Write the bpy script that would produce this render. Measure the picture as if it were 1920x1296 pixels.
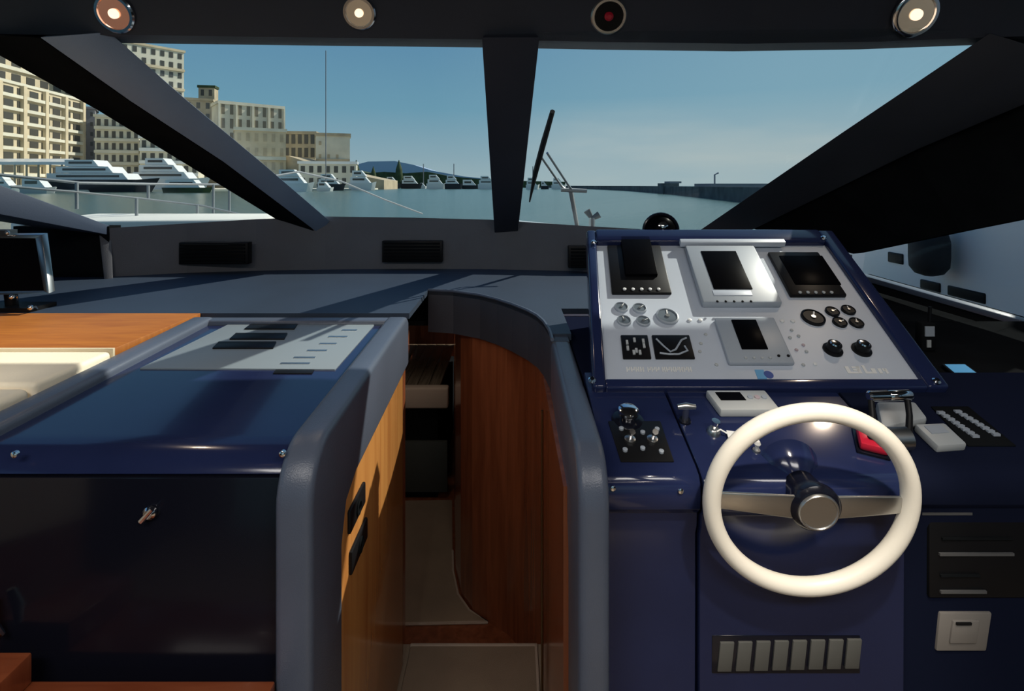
import bpy, bmesh, math, random
from mathutils import Vector, Matrix
random.seed(7)
for o in list(bpy.data.objects): bpy.data.objects.remove(o, do_unlink=True)
S = bpy.context.scene
COL = S.collection
EYE = 1.6          # eye height above the wheelhouse floor; z below is given relative to the eye

# ------------------------------------------------------------------ camera
FPX, CX, CY = 1000.0, 960.0, 348.0
cam = bpy.data.cameras.new('camera'); co = bpy.data.objects.new('camera', cam); COL.objects.link(co)
co.location = (0, 0, EYE); co.rotation_euler = (math.radians(90), 0, 0)
cam.sensor_fit = 'HORIZONTAL'; cam.sensor_width = 36; cam.lens = 36 * FPX / 1920
cam.shift_x = 0; cam.shift_y = (CY - 648) / 1920
cam.clip_start = 0.05; cam.clip_end = 6000
S.camera = co

# ------------------------------------------------------------------ world
SUN_AZ, SUN_EL = math.radians(60.5), math.radians(40)
W = bpy.data.worlds.new('sky'); S.world = W; W.use_nodes = True
nt = W.node_tree; nt.nodes.clear()
def N(nt, t, **k):
    n = nt.nodes.new(t)
    for a, b in k.items(): setattr(n, a, b)
    return n
tc = N(nt, 'ShaderNodeTexCoord'); sep = N(nt, 'ShaderNodeSeparateXYZ')
nt.links.new(tc.outputs['Generated'], sep.inputs[0])
rp = N(nt, 'ShaderNodeValToRGB'); e = rp.color_ramp.elements
e[0].position = 0.0; e[0].color = (.40, .50, .53, 1)
e[1].position = 1.0; e[1].color = (.06, .15, .36, 1)
for p, c in ((.05, (.30, .43, .50, 1)), (.14, (.17, .35, .47, 1)), (.30, (.115, .265, .43, 1)), (.55, (.08, .20, .42, 1))):
    q = e.new(p); q.color = c
nt.links.new(sep.outputs['Z'], rp.inputs[0])
mp = N(nt, 'ShaderNodeMapping'); mp.inputs['Scale'].default_value = (1.6, 1.6, 9)
ns = N(nt, 'ShaderNodeTexNoise'); ns.inputs['Scale'].default_value = 1.3; ns.inputs['Detail'].default_value = 6
nt.links.new(tc.outputs['Generated'], mp.inputs[0]); nt.links.new(mp.outputs[0], ns.inputs['Vector'])
cr = N(nt, 'ShaderNodeValToRGB'); cr.color_ramp.elements[0].position = .42; cr.color_ramp.elements[1].position = .62
nt.links.new(ns.outputs['Fac'], cr.inputs[0])
# the cloud bank lies low and to the right of the bow
mz = N(nt, 'ShaderNodeMapRange'); mz.inputs[1].default_value = .16; mz.inputs[2].default_value = .07
nt.links.new(sep.outputs['Z'], mz.inputs[0])
mx = N(nt, 'ShaderNodeMapRange'); mx.inputs[1].default_value = -.05; mx.inputs[2].default_value = .12
nt.links.new(sep.outputs['X'], mx.inputs[0])
m1 = N(nt, 'ShaderNodeMath', operation='MULTIPLY'); m2 = N(nt, 'ShaderNodeMath', operation='MULTIPLY'); m3 = N(nt, 'ShaderNodeMath', operation='MULTIPLY')
nt.links.new(mz.outputs[0], m1.inputs[0]); nt.links.new(mx.outputs[0], m1.inputs[1])
ad = N(nt, 'ShaderNodeMath', operation='MULTIPLY_ADD'); ad.inputs[1].default_value = .6; ad.inputs[2].default_value = .5
nt.links.new(cr.outputs[0], ad.inputs[0])
nt.links.new(m1.outputs[0], m2.inputs[0]); nt.links.new(ad.outputs[0], m2.inputs[1])
m3.inputs[1].default_value = .75; nt.links.new(m2.outputs[0], m3.inputs[0])
mixc = N(nt, 'ShaderNodeMixRGB'); mixc.inputs[2].default_value = (.50, .56, .56, 1)
# the sky pales towards the sunny starboard side
gx = N(nt, 'ShaderNodeMapRange'); gx.inputs[1].default_value = -.15; gx.inputs[2].default_value = .45; gx.inputs[4].default_value = .55
nt.links.new(sep.outputs['X'], gx.inputs[0])
mixg = N(nt, 'ShaderNodeMixRGB'); mixg.inputs[2].default_value = (.30, .47, .56, 1)
nt.links.new(gx.outputs[0], mixg.inputs[0]); nt.links.new(rp.outputs[0], mixg.inputs[1])
nt.links.new(m3.outputs[0], mixc.inputs[0]); nt.links.new(mixg.outputs[0], mixc.inputs[1])
bg = N(nt, 'ShaderNodeBackground'); bg.inputs[1].default_value = 1.0
nt.links.new(mixc.outputs[0], bg.inputs[0])
wo = N(nt, 'ShaderNodeOutputWorld'); nt.links.new(bg.outputs[0], wo.inputs[0])

sd = bpy.data.lights.new('sun', 'SUN'); sd.energy = 5.0; sd.angle = math.radians(.6); sd.color = (1.0, .93, .82)
so = bpy.data.objects.new('sun', sd); COL.objects.link(so)
sdir = Vector((math.sin(SUN_AZ) * math.cos(SUN_EL), math.cos(SUN_AZ) * math.cos(SUN_EL), math.sin(SUN_EL)))
so.rotation_euler = sdir.to_track_quat('Z', 'Y').to_euler(); so.location = (20, 10, 20)

vs = S.view_settings
vs.view_transform = 'Standard'; vs.look = 'None'; vs.gamma = 1; vs.exposure = 0.0; vs.use_curve_mapping = False

# ------------------------------------------------------------------ materials
MATS = {}
def mat(name, col, rough=.5, metal=0, spec=.5, coat=0, bump=0, bscale=60, var=0, vscale=6, emit=None, estr=1):
    if name in MATS: return MATS[name]
    m = bpy.data.materials.new(name); m.use_nodes = True; MATS[name] = m
    t = m.node_tree; b = t.nodes['Principled BSDF']
    b.inputs['Base Color'].default_value = (*col, 1); b.inputs['Roughness'].default_value = rough
    b.inputs['Metallic'].default_value = metal; b.inputs['Specular IOR Level'].default_value = spec
    b.inputs['Coat Weight'].default_value = coat; b.inputs['Coat Roughness'].default_value = .06
    c = N(t, 'ShaderNodeTexCoord')
    n = N(t, 'ShaderNodeTexNoise'); n.inputs['Scale'].default_value = vscale; n.inputs['Detail'].default_value = 4
    t.links.new(c.outputs['Object'], n.inputs['Vector'])
    if var:
        mr = N(t, 'ShaderNodeMapRange'); mr.inputs[1].default_value = .3; mr.inputs[2].default_value = .7
        mr.inputs[3].default_value = 1 - var; mr.inputs[4].default_value = 1 + var
        t.links.new(n.outputs['Fac'], mr.inputs[0])
        v = N(t, 'ShaderNodeMixRGB', blend_type='MULTIPLY'); v.inputs[0].default_value = 1
        v.inputs[1].default_value = (*col, 1); t.links.new(mr.outputs[0], v.inputs[2])
        t.links.new(v.outputs[0], b.inputs['Base Color'])
    if bump:
        n2 = N(t, 'ShaderNodeTexNoise'); n2.inputs['Scale'].default_value = bscale; n2.inputs['Detail'].default_value = 3
        t.links.new(c.outputs['Object'], n2.inputs['Vector'])
        bp = N(t, 'ShaderNodeBump'); bp.inputs['Strength'].default_value = bump; bp.inputs['Distance'].default_value = .002
        t.links.new(n2.outputs['Fac'], bp.inputs['Height']); t.links.new(bp.outputs[0], b.inputs['Normal'])
    if emit:
        b.inputs['Emission Color'].default_value = (*emit, 1); b.inputs['Emission Strength'].default_value = estr
    return m
def wood(name, c1, c2, scale, rough=.25, coat=.5):
    m = bpy.data.materials.new(name); m.use_nodes = True; MATS[name] = m
    t = m.node_tree; b = t.nodes['Principled BSDF']
    c = N(t, 'ShaderNodeTexCoord'); mp = N(t, 'ShaderNodeMapping'); mp.inputs['Scale'].default_value = scale
    n = N(t, 'ShaderNodeTexNoise'); n.inputs['Scale'].default_value = 3; n.inputs['Detail'].default_value = 7; n.inputs['Distortion'].default_value = .6
    r = N(t, 'ShaderNodeValToRGB'); r.color_ramp.elements[0].position = .3; r.color_ramp.elements[1].position = .7
    r.color_ramp.elements[0].color = (*c1, 1); r.color_ramp.elements[1].color = (*c2, 1)
    t.links.new(c.outputs['Object'], mp.inputs[0]); t.links.new(mp.outputs[0], n.inputs['Vector'])
    t.links.new(n.outputs['Fac'], r.inputs[0]); t.links.new(r.outputs[0], b.inputs['Base Color'])
    b.inputs['Roughness'].default_value = rough; b.inputs['Coat Weight'].default_value = coat; b.inputs['Coat Roughness'].default_value = .1
    return m
def glassmat():
    m = bpy.data.materials.new('window_glass'); m.use_nodes = True; t = m.node_tree; t.nodes.clear()
    tr = N(t, 'ShaderNodeBsdfTransparent'); tr.inputs[0].default_value = (.93, .96, .96, 1)
    gl = N(t, 'ShaderNodeBsdfGlossy'); gl.inputs['Roughness'].default_value = .02
    lw = N(t, 'ShaderNodeLayerWeight'); lw.inputs[0].default_value = .5
    pw = N(t, 'ShaderNodeMath', operation='POWER'); pw.inputs[1].default_value = 5; t.links.new(lw.outputs['Facing'], pw.inputs[0])
    fr = N(t, 'ShaderNodeMath', operation='MULTIPLY_ADD'); fr.inputs[1].default_value = .5; fr.inputs[2].default_value = .015; t.links.new(pw.outputs[0], fr.inputs[0])
    mx = N(t, 'ShaderNodeMixShader'); o = N(t, 'ShaderNodeOutputMaterial')
    t.links.new(fr.outputs[0], mx.inputs[0]); t.links.new(tr.outputs[0], mx.inputs[1]); t.links.new(gl.outputs[0], mx.inputs[2])
    t.links.new(mx.outputs[0], o.inputs[0]); return m
GLASS = glassmat()
GREYPAD = mat('grey_leatherette', (.088, .105, .145), .33, bump=.25, bscale=400, var=.06)
DARKPAD = mat('dark_leatherette', (.045, .048, .062), .55, bump=.25, bscale=400, var=.08)
COAM = mat('coaming_leatherette', (.035, .050, .085), .6, bump=.2, bscale=300)
PILLAR = mat('pillar_leatherette', (.20, .27, .38), .5, bump=.2, bscale=300, var=.05)
HEADER = mat('header_leatherette', (.026, .031, .048), .6, bump=.2, bscale=300, var=.05)
DASH = mat('dash_leatherette', (.028, .043, .070), .55, bump=.3, bscale=300, var=.06)
FASCIA = mat('fascia_leatherette', (.13, .13, .145), .6, bump=.3, bscale=300, var=.06)
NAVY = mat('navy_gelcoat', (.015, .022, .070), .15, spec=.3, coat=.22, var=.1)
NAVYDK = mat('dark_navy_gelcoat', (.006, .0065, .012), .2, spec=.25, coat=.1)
NAVYMT = mat('satin_navy', (.010, .013, .030), .6, spec=0)
BLACK = mat('black_plastic', (.008, .008, .009), .4, spec=.15)
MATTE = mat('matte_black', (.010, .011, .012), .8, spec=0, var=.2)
SCREEN = mat('dark_screen', (.003, .003, .004), .3, spec=.01)
CHROME = mat('chrome', (.75, .76, .78), .12, metal=1)
STEEL = mat('brushed_steel', (.55, .55, .54), .32, metal=1)
ALU = mat('grey_panel', (.54, .59, .67), .38, var=.04)
ALU2 = mat('grey_bezel', (.37, .41, .46), .4)
PALEGREY = mat('pale_grey_plastic', (.46, .48, .48), .4)
WHITE = mat('white_plastic', (.80, .80, .78), .4)
CREAM = mat('cream_leather', (.80, .76, .66), .45, bump=.3, bscale=200, var=.03)
RIM = mat('wheel_cream', (.92, .86, .74), .35)
SOFA = mat('sofa_cream', (.90, .80, .62), .6, bump=.4, bscale=150, var=.05)
CARPET = mat('beige_carpet', (.34, .25, .17), .95, bump=1, bscale=500, var=.1)
CARPETE = mat('carpet_edge', (.55, .43, .33), .9, bump=1, bscale=500)
TEAK = wood('honey_teak', (.32, .095, .014), (.44, .15, .02), (2, 14, 2), rough=.55, coat=0)
CHERRY = wood('cherry_wood', (.20, .055, .022), (.33, .10, .04), (10, 10, .8))
CHERRYL = wood('cherry_panel', (.44, .17, .045), (.60, .27, .075), (10, 10, .7))
CHERRYR = wood('red_wood', (.26, .060, .022), (.36, .095, .035), (2, 14, 2))
PLANK = wood('grey_plank', (.10, .08, .055), (.22, .17, .12), (30, 1.5, 1))
RED = mat('red_plastic', (.55, .015, .04), .3)
BLUE = mat('blue_label', (.01, .06, .30), .4)
LBLUE = mat('light_blue', (.10, .35, .62), .35)
HULLW = mat('white_gelcoat', (.78, .78, .75), .3, coat=.3)
HULLB = mat('black_hull', (.012, .013, .02), .3)
STONE = mat('cream_stucco', (.60, .50, .34), .9, var=.15, vscale=.08)
STONE2 = mat('pale_stucco', (.66, .62, .50), .9, var=.12, vscale=.08)
STONE3 = mat('tan_stone', (.45, .37, .25), .9, var=.2, vscale=.08)
GREYST = mat('grey_concrete', (.25, .25, .27), .9, var=.15, vscale=.08)
SHUT = mat('dark_glazing', (.07, .065, .055), .3)
GREEN = mat('garden_green', (.05, .075, .03), .95, var=.4, vscale=.15)
ROCK = mat('harbour_rock', (.10, .11, .11), .95, var=.4, vscale=.2)
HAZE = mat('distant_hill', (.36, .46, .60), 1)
HULLN = mat('neighbour_gelcoat', (.86, .80, .74), .5)
RUBBER = mat('black_rubber', (.010, .011, .012), .7)

# ------------------------------------------------------------------ mesh toolkit (z relative to eye)
def P(px, py, d): return Vector(((px - CX) / FPX * d, d, (CY - py) / FPX * d))
def ray(px, py): return Vector(((px - CX) / FPX, 1, (CY - py) / FPX))
def hit(px, py, o, n):
    r = ray(px, py); return r * (o.dot(n) / r.dot(n))
def hz(px, py, z):
    d = -z / ((py - CY) / FPX); return P(px, py, d)
class MB:
    def __init__(s): s.v = []; s.f = []
    def add(s, vs, fs):
        b = len(s.v); s.v += [Vector(q) for q in vs]; s.f += [tuple(b + i for i in f) for f in fs]; return s
    def box(s, x0, x1, y0, y1, z0, z1):
        return s.add([(x, y, z) for z in (z0, z1) for y in (y0, y1) for x in (x0, x1)],
                     [(0, 2, 3, 1), (4, 5, 7, 6), (0, 1, 5, 4), (2, 6, 7, 3), (0, 4, 6, 2), (1, 3, 7, 5)])
    def hexa(s, a, b):   # two quads
        return s.add(list(a) + list(b), [(3, 2, 1, 0), (4, 5, 6, 7), (0, 1, 5, 4), (1, 2, 6, 5), (2, 3, 7, 6), (3, 0, 4, 7)])
    def prism(s, poly, vec):
        n = len(poly); vec = Vector(vec); poly = [Vector(p) for p in poly]
        return s.add(poly + [p + vec for p in poly], [tuple(range(n))[::-1], tuple(range(n, 2 * n))] + [(i, (i + 1) % n, n + (i + 1) % n, n + i) for i in range(n)])
    def tube(s, pts, r, seg=10, closed=False, cap=True):
        pts = [Vector(p) for p in pts]; n = len(pts); rr = r if isinstance(r, (list, tuple)) else [r] * n
        vs = []; fs = []; up = None
        for i, p in enumerate(pts):
            if closed: d = pts[(i + 1) % n] - pts[i - 1]
            else: d = pts[min(i + 1, n - 1)] - pts[max(i - 1, 0)]
            d.normalize()
            if up is None: up = Vector((0, 0, 1)) if abs(d.z) < .9 else Vector((1, 0, 0))
            a = d.cross(up).normalized(); b = a.cross(d).normalized(); up = b
            for k in range(seg):
                t = 2 * math.pi * k / seg; vs.append(p + (a * math.cos(t) + b * math.sin(t)) * rr[i])
        for i in range(n if closed else n - 1):
            j = (i + 1) % n
            for k in range(seg):
                l = (k + 1) % seg; fs.append((i * seg + k, i * seg + l, j * seg + l, j * seg + k))
        if not closed and cap: fs += [tuple(range(seg))[::-1], tuple((n - 1) * seg + k for k in range(seg))]
        return s.add(vs, fs)
    def lathe(s, o, ax, prof, seg=24):   # prof: (radius, height)
        o = Vector(o); ax = Vector(ax).normalized()
        a = ax.cross(Vector((0, 0, 1)) if abs(ax.z) < .9 else Vector((1, 0, 0))).normalized(); b = ax.cross(a)
        vs = []; fs = []
        for r, h in prof:
            for k in range(seg):
                t = 2 * math.pi * k / seg; vs.append(o + ax * h + (a * math.cos(t) + b * math.sin(t)) * max(r, 1e-4))
        for i in range(len(prof) - 1):
            for k in range(seg):
                l = (k + 1) % seg; fs.append((i * seg + k, i * seg + l, (i + 1) * seg + l, (i + 1) * seg + k))
        fs += [tuple(range(seg))[::-1], tuple((len(prof) - 1) * seg + k for k in range(seg))]
        return s.add(vs, fs)
    def ball(s, c, r, seg=14):
        n = 8; return s.lathe(Vector(c), (0, 0, 1), [(r * math.sin(math.pi * i / n), -r * math.cos(math.pi * i / n)) for i in range(n + 1)], seg)
def wloc(o):
    v = Vector((0, 0, 0))
    while o: v += o.location; o = o.parent
    return v
def build(name, mb, m, parent=None, bevel=0, seg=2, smooth=40, at=None):
    bm = bmesh.new(); off = Vector((0, 0, EYE))
    pts = [v + off for v in mb.v]
    if parent: L = wloc(parent)
    elif at is not None: L = Vector(at) + off
    else:
        L = Vector(((min(p.x for p in pts) + max(p.x for p in pts)) / 2, (min(p.y for p in pts) + max(p.y for p in pts)) / 2, min(p.z for p in pts)))
    vv = [bm.verts.new(p - L) for p in pts]
    for f in mb.f:
        try: bm.faces.new([vv[i] for i in f])
        except ValueError: pass
    bmesh.ops.recalc_face_normals(bm, faces=bm.faces)
    if bevel:
        es = [x for x in bm.edges if len(x.link_faces) == 2 and x.calc_face_angle(0) > math.radians(28)]
        bmesh.ops.bevel(bm, geom=es, offset=bevel, segments=seg, affect='EDGES', profile=.5, clamp_overlap=True)
    me = bpy.data.meshes.new(name); bm.to_mesh(me); bm.free()
    for p in me.polygons: p.use_smooth = True
    me.set_sharp_from_angle(angle=math.radians(smooth))
    me.materials.append(m)
    o = bpy.data.objects.new(name, me); COL.objects.link(o)
    if parent: o.parent = parent
    else: o.location = L
    return o
def tag(o, label, cat, group=None, kind=None):
    o['label'] = label; o['category'] = cat
    if group: o['group'] = group
    if kind: o['kind'] = kind
    return o
def thing(name, label, cat, loc, group=None, kind=None):
    o = bpy.data.objects.new(name, None); COL.objects.link(o); o.empty_display_size = .05
    o.location = Vector(loc) + Vector((0, 0, EYE)); return tag(o, label, cat, group, kind)
def struct(name, mb, m, bevel=0, label=None):
    o = build(name, mb, m, bevel=bevel); o['kind'] = 'structure'
    if label: o['label'] = label
    o['category'] = name.split('_')[0]
    return o
def dup(o, loc):
    def cp(x, par):
        c = x.copy(); COL.objects.link(c); c.parent = par
        for ch in [k for k in bpy.data.objects if k.parent == x]: cp(ch, c)
        return c
    r = cp(o, None); r.location = loc; return r

# ================================================================== SHELL OF THE WHEELHOUSE
FLOOR = -1.6
# header bottom edge: (px, py) at z = HZ
HZ = .47
hd = [(-160, 62), (80, 65), (210, 65), (560, 70), (905, 74), (1150, 79), (1400, 82), (1650, 78), (1850, 70), (2100, 62)]
HP = [P(px, py, HZ / ((CY - py) / FPX)) for px, py in hd]
UP = Vector((0, -.17, .34))
m = MB()
for i in range(len(HP) - 1):
    a, b = HP[i], HP[i + 1]; k = Vector((0, .10, .0)); t = Vector((0, .32, .30))
    m.hexa([a, b, b + UP, a + UP], [a + k, b + k, b + t, a + t])
struct('trim_1', m, HEADER, label='dark sloping ceiling header above the windscreen carrying the downlights')
CEILZ = HZ + UP.z
m = MB().box(-2.6, 2.6, -3.0, 2.1, CEILZ, CEILZ + .05); struct('ceiling', m, HEADER)

# fascia under the windscreen: px, top py, depth
fs_ = [(200, 428, 2.62), (350, 419, 2.75), (480, 411, 2.82), (610, 406, 2.86), (770, 408, 2.88), (920, 412, 2.87), (1100, 424, 2.80), (1310, 436, 2.74), (1420, 446, 2.70), (1598, 478, 2.70)]
FT = [P(*q) for q in fs_]
SH = -.45
m = MB()
for i in range(len(FT) - 1):
    a, b = FT[i].copy(), FT[i + 1].copy(); k = Vector((0, .12, -.015))
    a0 = Vector((a.x, a.y, SH - .05)); b0 = Vector((b.x, b.y, SH - .05))
    m.hexa([a0, b0, b, a], [a0 + Vector((0, .12, 0)), b0 + Vector((0, .12, 0)), b + k, a + k])
struct('wall_front', m, FASCIA, label='grey upholstered fascia under the windscreen')

# the raked windscreen surface runs from (y 2.86, z -.195) up to (y 1.69, z .47)
def wd(px, py, off=0): d = (-.195 + .568 * 2.86) / ((CY - py) / FPX + .568) + off; return P(px, py, d)
# centre pillar
def beam(name, secs, mtl, label, bevel=.006):
    mb = MB(); n = len(secs[0])
    vs = [v for s in secs for v in s]; f = [tuple(range(n))[::-1], tuple((len(secs) - 1) * n + k for k in range(n))]
    for i in range(len(secs) - 1):
        for k in range(n):
            l = (k + 1) % n; f.append((i * n + k, i * n + l, (i + 1) * n + l, (i + 1) * n + k))
    mb.add(vs, f); return struct(name, mb, mtl, bevel, label)
beam('trim_2', [[wd(903, 70, -.03), wd(1012, 70, -.03), wd(1004, 62, .07), wd(911, 62, .07)],
                [wd(928, 447, -.12), wd(970, 447, -.12), wd(972, 414, .02), wd(926, 414, .02)]], HEADER, 'dark tapering centre pillar of the windscreen', .004)
# left pillar: light inner face between A and B, dark under face between B and C
def lsec(ax, ay, bx, by, cx_, cy_):
    return [wd(ax, ay, .0), wd(bx, by, -.11), wd(bx + 14, by - 4, .05), wd(ax - 8, ay + 2, .06)]
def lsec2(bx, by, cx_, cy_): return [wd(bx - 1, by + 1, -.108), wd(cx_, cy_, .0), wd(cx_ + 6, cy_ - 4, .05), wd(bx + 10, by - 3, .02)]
beam('trim_3', [lsec(205, 60, 75, 70, -80, 60), lsec(353, 190, 245, 190, 182, 206), lsec(490, 304, 418, 303, 357, 313), lsec(618, 414, 600, 440, 540, 425)], PILLAR, 'slate blue raked windscreen pillar on the left', .003)
beam('trim_9', [lsec2(75, 70, -80, 60), lsec2(245, 190, 182, 206), lsec2(418, 303, 357, 313), lsec2(600, 440, 540, 425)], MATTE, 'black under face of the left windscreen pillar', .002)
# right pillar and the dark lining panel outboard of it
def rsec(ax, ay, bx, by): return [wd(ax, ay, 0), wd(bx, by, -.10), wd(bx + 12, by - 8, .06), wd(ax + 8, ay + 2, .06)]
beam('trim_4', [rsec(1856, 62, 2075, 130), rsec(1580, 248, 1720, 280), rsec(1306, 436, 1400, 436)], DARKPAD, 'dark raked windscreen pillar on the right', .003)
C = [P(1600, 476, 2.70), P(1700, 455, 2.42), P(1800, 434, 2.20), P(1920, 410, 2.0), P(2060, 380, 1.80)]
B = [wd(1395, 425, -.02), wd(1550, 350, -.02), wd(1705, 276, -.02), wd(1880, 205, -.02), wd(2065, 122, -.02)]
m = MB(); k = Vector((.09, .05, 0))
for i in range(4): m.hexa([B[i], B[i + 1], C[i + 1], C[i]], [B[i] + k, B[i + 1] + k, C[i + 1] + k, C[i] + k])
struct('trim_5', m, MATTE, label='black side lining panel above the low side window')

# side walls
WR = [Vector((1.73, 2.7, 0)), Vector((1.92, 2.0, 0)), Vector((1.98, 1.78, 0)), Vector((2.10, .9, 0)), Vector((2.15, -3.0, 0))]
m = MB()
def wallseg(m, a, b, z0a, z0b, z1a, z1b, t):
    A = Vector((a.x, a.y, 0)); B_ = Vector((b.x, b.y, 0)); T = Vector((t, 0, 0)); Z = Vector((0, 0, 1))
    m.hexa([A + Z * z0a, B_ + Z * z0b, B_ + Z * z1b, A + Z * z1a], [A + T + Z * z0a, B_ + T + Z * z0b, B_ + T + Z * z1b, A + T + Z * z1a])
sill = [-.448, -.514, -.55, -.50, -.50]
wallseg(m, WR[0], WR[1], FLOOR, FLOOR, sill[0], sill[1], .08)
wallseg(m, WR[1], WR[2], FLOOR, FLOOR, sill[1], sill[2], .08)
wallseg(m, WR[2], WR[3], FLOOR, FLOOR, sill[2], sill[3], .08)
wallseg(m, WR[3], WR[4], FLOOR, FLOOR, sill[3], sill[4], .08)
wallseg(m, Vector((1.98, 1.80, 0)), Vector((1.99, 1.75, 0)), -.56, -.56, .10, .10, .08)
wallseg(m, Vector((2.13, -.9, 0)), Vector((2.14, -1.1, 0)), -.5, -.5, CEILZ, CEILZ, .08)
wallseg(m, WR[3], WR[4], .80, .80, CEILZ, CEILZ, .08)
struct('wall_right', m, MATTE)
WX = -2.12
m = MB()
m.box(-2.5, -2.42, 1.2, 2.0, FLOOR, .0); m.box(-2.5, -2.42, 2.0, 3.0, FLOOR, -.26)            # outer side of the niche
m.box(WX - .08, WX, -3.0, 1.3, FLOOR, -.45)
m.box(WX - .08, WX, -3.0, 1.3, .62, CEILZ)
m.box(WX - .08, WX, -1.1, -.9, -.45, .62)
m.box(-2.5, WX, 1.22, 1.3, FLOOR, CEILZ)
struct('wall_left', m, MATTE)
# left coaming beam rising towards the camera, and the corner post of the niche
a, b = P(207, 424, 2.64), P(-10, 343, 2.05); c = P(-190, 282, 1.72)
dn = Vector((0, 0, -.13)); ow = Vector((-.30, .05, .02))
m = MB().hexa([a, b, b + dn * .9, a + dn * .35], [a + ow, b + ow, b + dn + ow, a + dn * .35 + ow])
m.hexa([b, c, c + dn, b + dn * .9], [b + ow, c + ow, c + dn + ow, b + dn + ow])
struct('trim_6', m, COAM, .003, 'slate side coaming sloping up at the left edge')
m = MB().hexa([P(186, 440, 2.62), P(208, 430, 2.64), P(212, 531, 2.58), P(196, 531, 2.56)], [P(186, 440, 2.70), P(208, 430, 2.72), P(212, 531, 2.66), P(196, 531, 2.64)])
struct('trim_7', m, FASCIA, .003, 'grey corner post at the end of the fascia')
m = MB().box(-2.45, -1.98, 2.62, 2.7, SH - .02, -.20); struct('wall_niche', m, MATTE)
# window sill trim right
m = MB()
pts = [Vector((WR[i].x - .015, WR[i].y, sill[i] + .01)) for i in range(3)]
for i in range(2):
    d_ = Vector((.05, 0, 0)); z_ = Vector((0, 0, -.025))
    m.hexa([pts[i], pts[i + 1], pts[i + 1] + z_, pts[i] + z_], [pts[i] + d_, pts[i + 1] + d_, pts[i + 1] + z_ + d_, pts[i] + z_ + d_])
struct('trim_8', m, GREYPAD, .004, 'pale ledge strip along the low side window')
# back of the wheelhouse with a wide glazed door
m = MB(); m.box(-2.6, -1.3, -3.08, -3.0, FLOOR, CEILZ); m.box(1.3, 2.6, -3.08, -3.0, FLOOR, CEILZ); m.box(-1.3, 1.3, -3.08, -3.0, .5, CEILZ)
struct('wall_back', m, FASCIA)
d = struct('door_1', MB().box(-1.3, -1.24, -3.06, -3.02, FLOOR, .5).box(1.24, 1.3, -3.06, -3.02, FLOOR, .5).box(-.03, .03, -3.06, -3.02, FLOOR, .5).box(-1.3, 1.3, -3.06, -3.02, .45, .5), STEEL)
build('pane', MB().box(-1.24, 1.24, -3.045, -3.035, FLOOR, .45), GLASS, d)
# floor with the companionway opening
m = MB(); m.box(-2.6, 2.6, -3.0, 1.86, FLOOR - .04, FLOOR)
struct('floor', m, CARPET)

# glazing
def pane(name, q, label, off=.012):
    n = (q[1] - q[0]).cross(q[3] - q[0]).normalized() * off
    o = build(name, MB().hexa(q, [v + n for v in q]), GLASS); o['kind'] = 'structure'; o['category'] = 'window'; o['label'] = label
    return o
pane('window_1', [wd(140, 60, .03), wd(960, 66, .03), wd(950, 424, .03), wd(590, 420, .03)], 'left main windscreen pane between the slate pillar and the centre pillar')
pane('window_2', [wd(962, 66, .03), wd(1900, 56, .03), wd(1330, 442, .03), wd(951, 424, .03)], 'right main windscreen pane above the instrument panel')
pane('window_3', [wd(-500, 60, .03), wd(-60, 60, .03), wd(560, 428, .03), wd(120, 440, .03)], 'triangular left quarter window by the harbour buildings')
pane('window_4', [Vector((1.78, 2.7, -.46)), Vector((1.97, 2.0, -.53)), Vector((1.99, 2.0, -.10)), Vector((1.80, 2.7, -.33))], 'low right side window in front of the neighbouring hull')
pane('window_5', [Vector((1.97, 2.0, -.53)), Vector((2.03, 1.80, -.55)), Vector((2.03, 1.80, .0)), Vector((1.99, 2.0, -.10))], 'rear part of the low right side window')
pane('window_6', [Vector((2.04, 1.75, -.52)), Vector((2.19, -3.0, -.52)), Vector((2.19, -3.0, .82)), Vector((2.04, 1.75, .82))], 'long right side window of the saloon')
pane('window_7', [Vector((WX - .04, 1.3, -.47)), Vector((WX - .04, -3.0, -.47)), Vector((WX - .04, -3.0, .64)), Vector((WX - .04, 1.3, .64))], 'long left side window of the saloon')

# ================================================================== DASHBOARD
curve = [hz(720, 543, SH), hz(850, 546, SH), hz(900, 553, SH), hz(932, 561, SH), hz(960, 570, SH), hz(990, 582, SH), hz(1008, 592, SH), hz(1020, 603, SH), hz(1030, 618, SH)]
out = [Vector((-2.42, 1.88, SH)), Vector((-.362, 1.88, SH)), Vector((-.362, 2.30, SH))] + curve[1:] + [Vector((.118, 1.62, SH)), Vector((.18, 1.62, SH)), Vector((.18, 1.95, SH)), Vector((.98, 1.95, SH)), Vector((.98, 2.74, SH)), Vector((.4, 2.82, SH)), Vector((0, 2.88, SH)), Vector((-.9, 2.88, SH)), Vector((-1.6, 2.78, SH)), Vector((-2.0, 2.62, SH)), Vector((-2.42, 2.62, SH))]
dash = thing('dashboard', 'grey upholstered dashboard shelf running under the windscreen', 'dashboard', (0, 2.5, SH - .17))
build('shelf', MB().prism(out, (0, 0, -.02)), DASH, dash)
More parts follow.
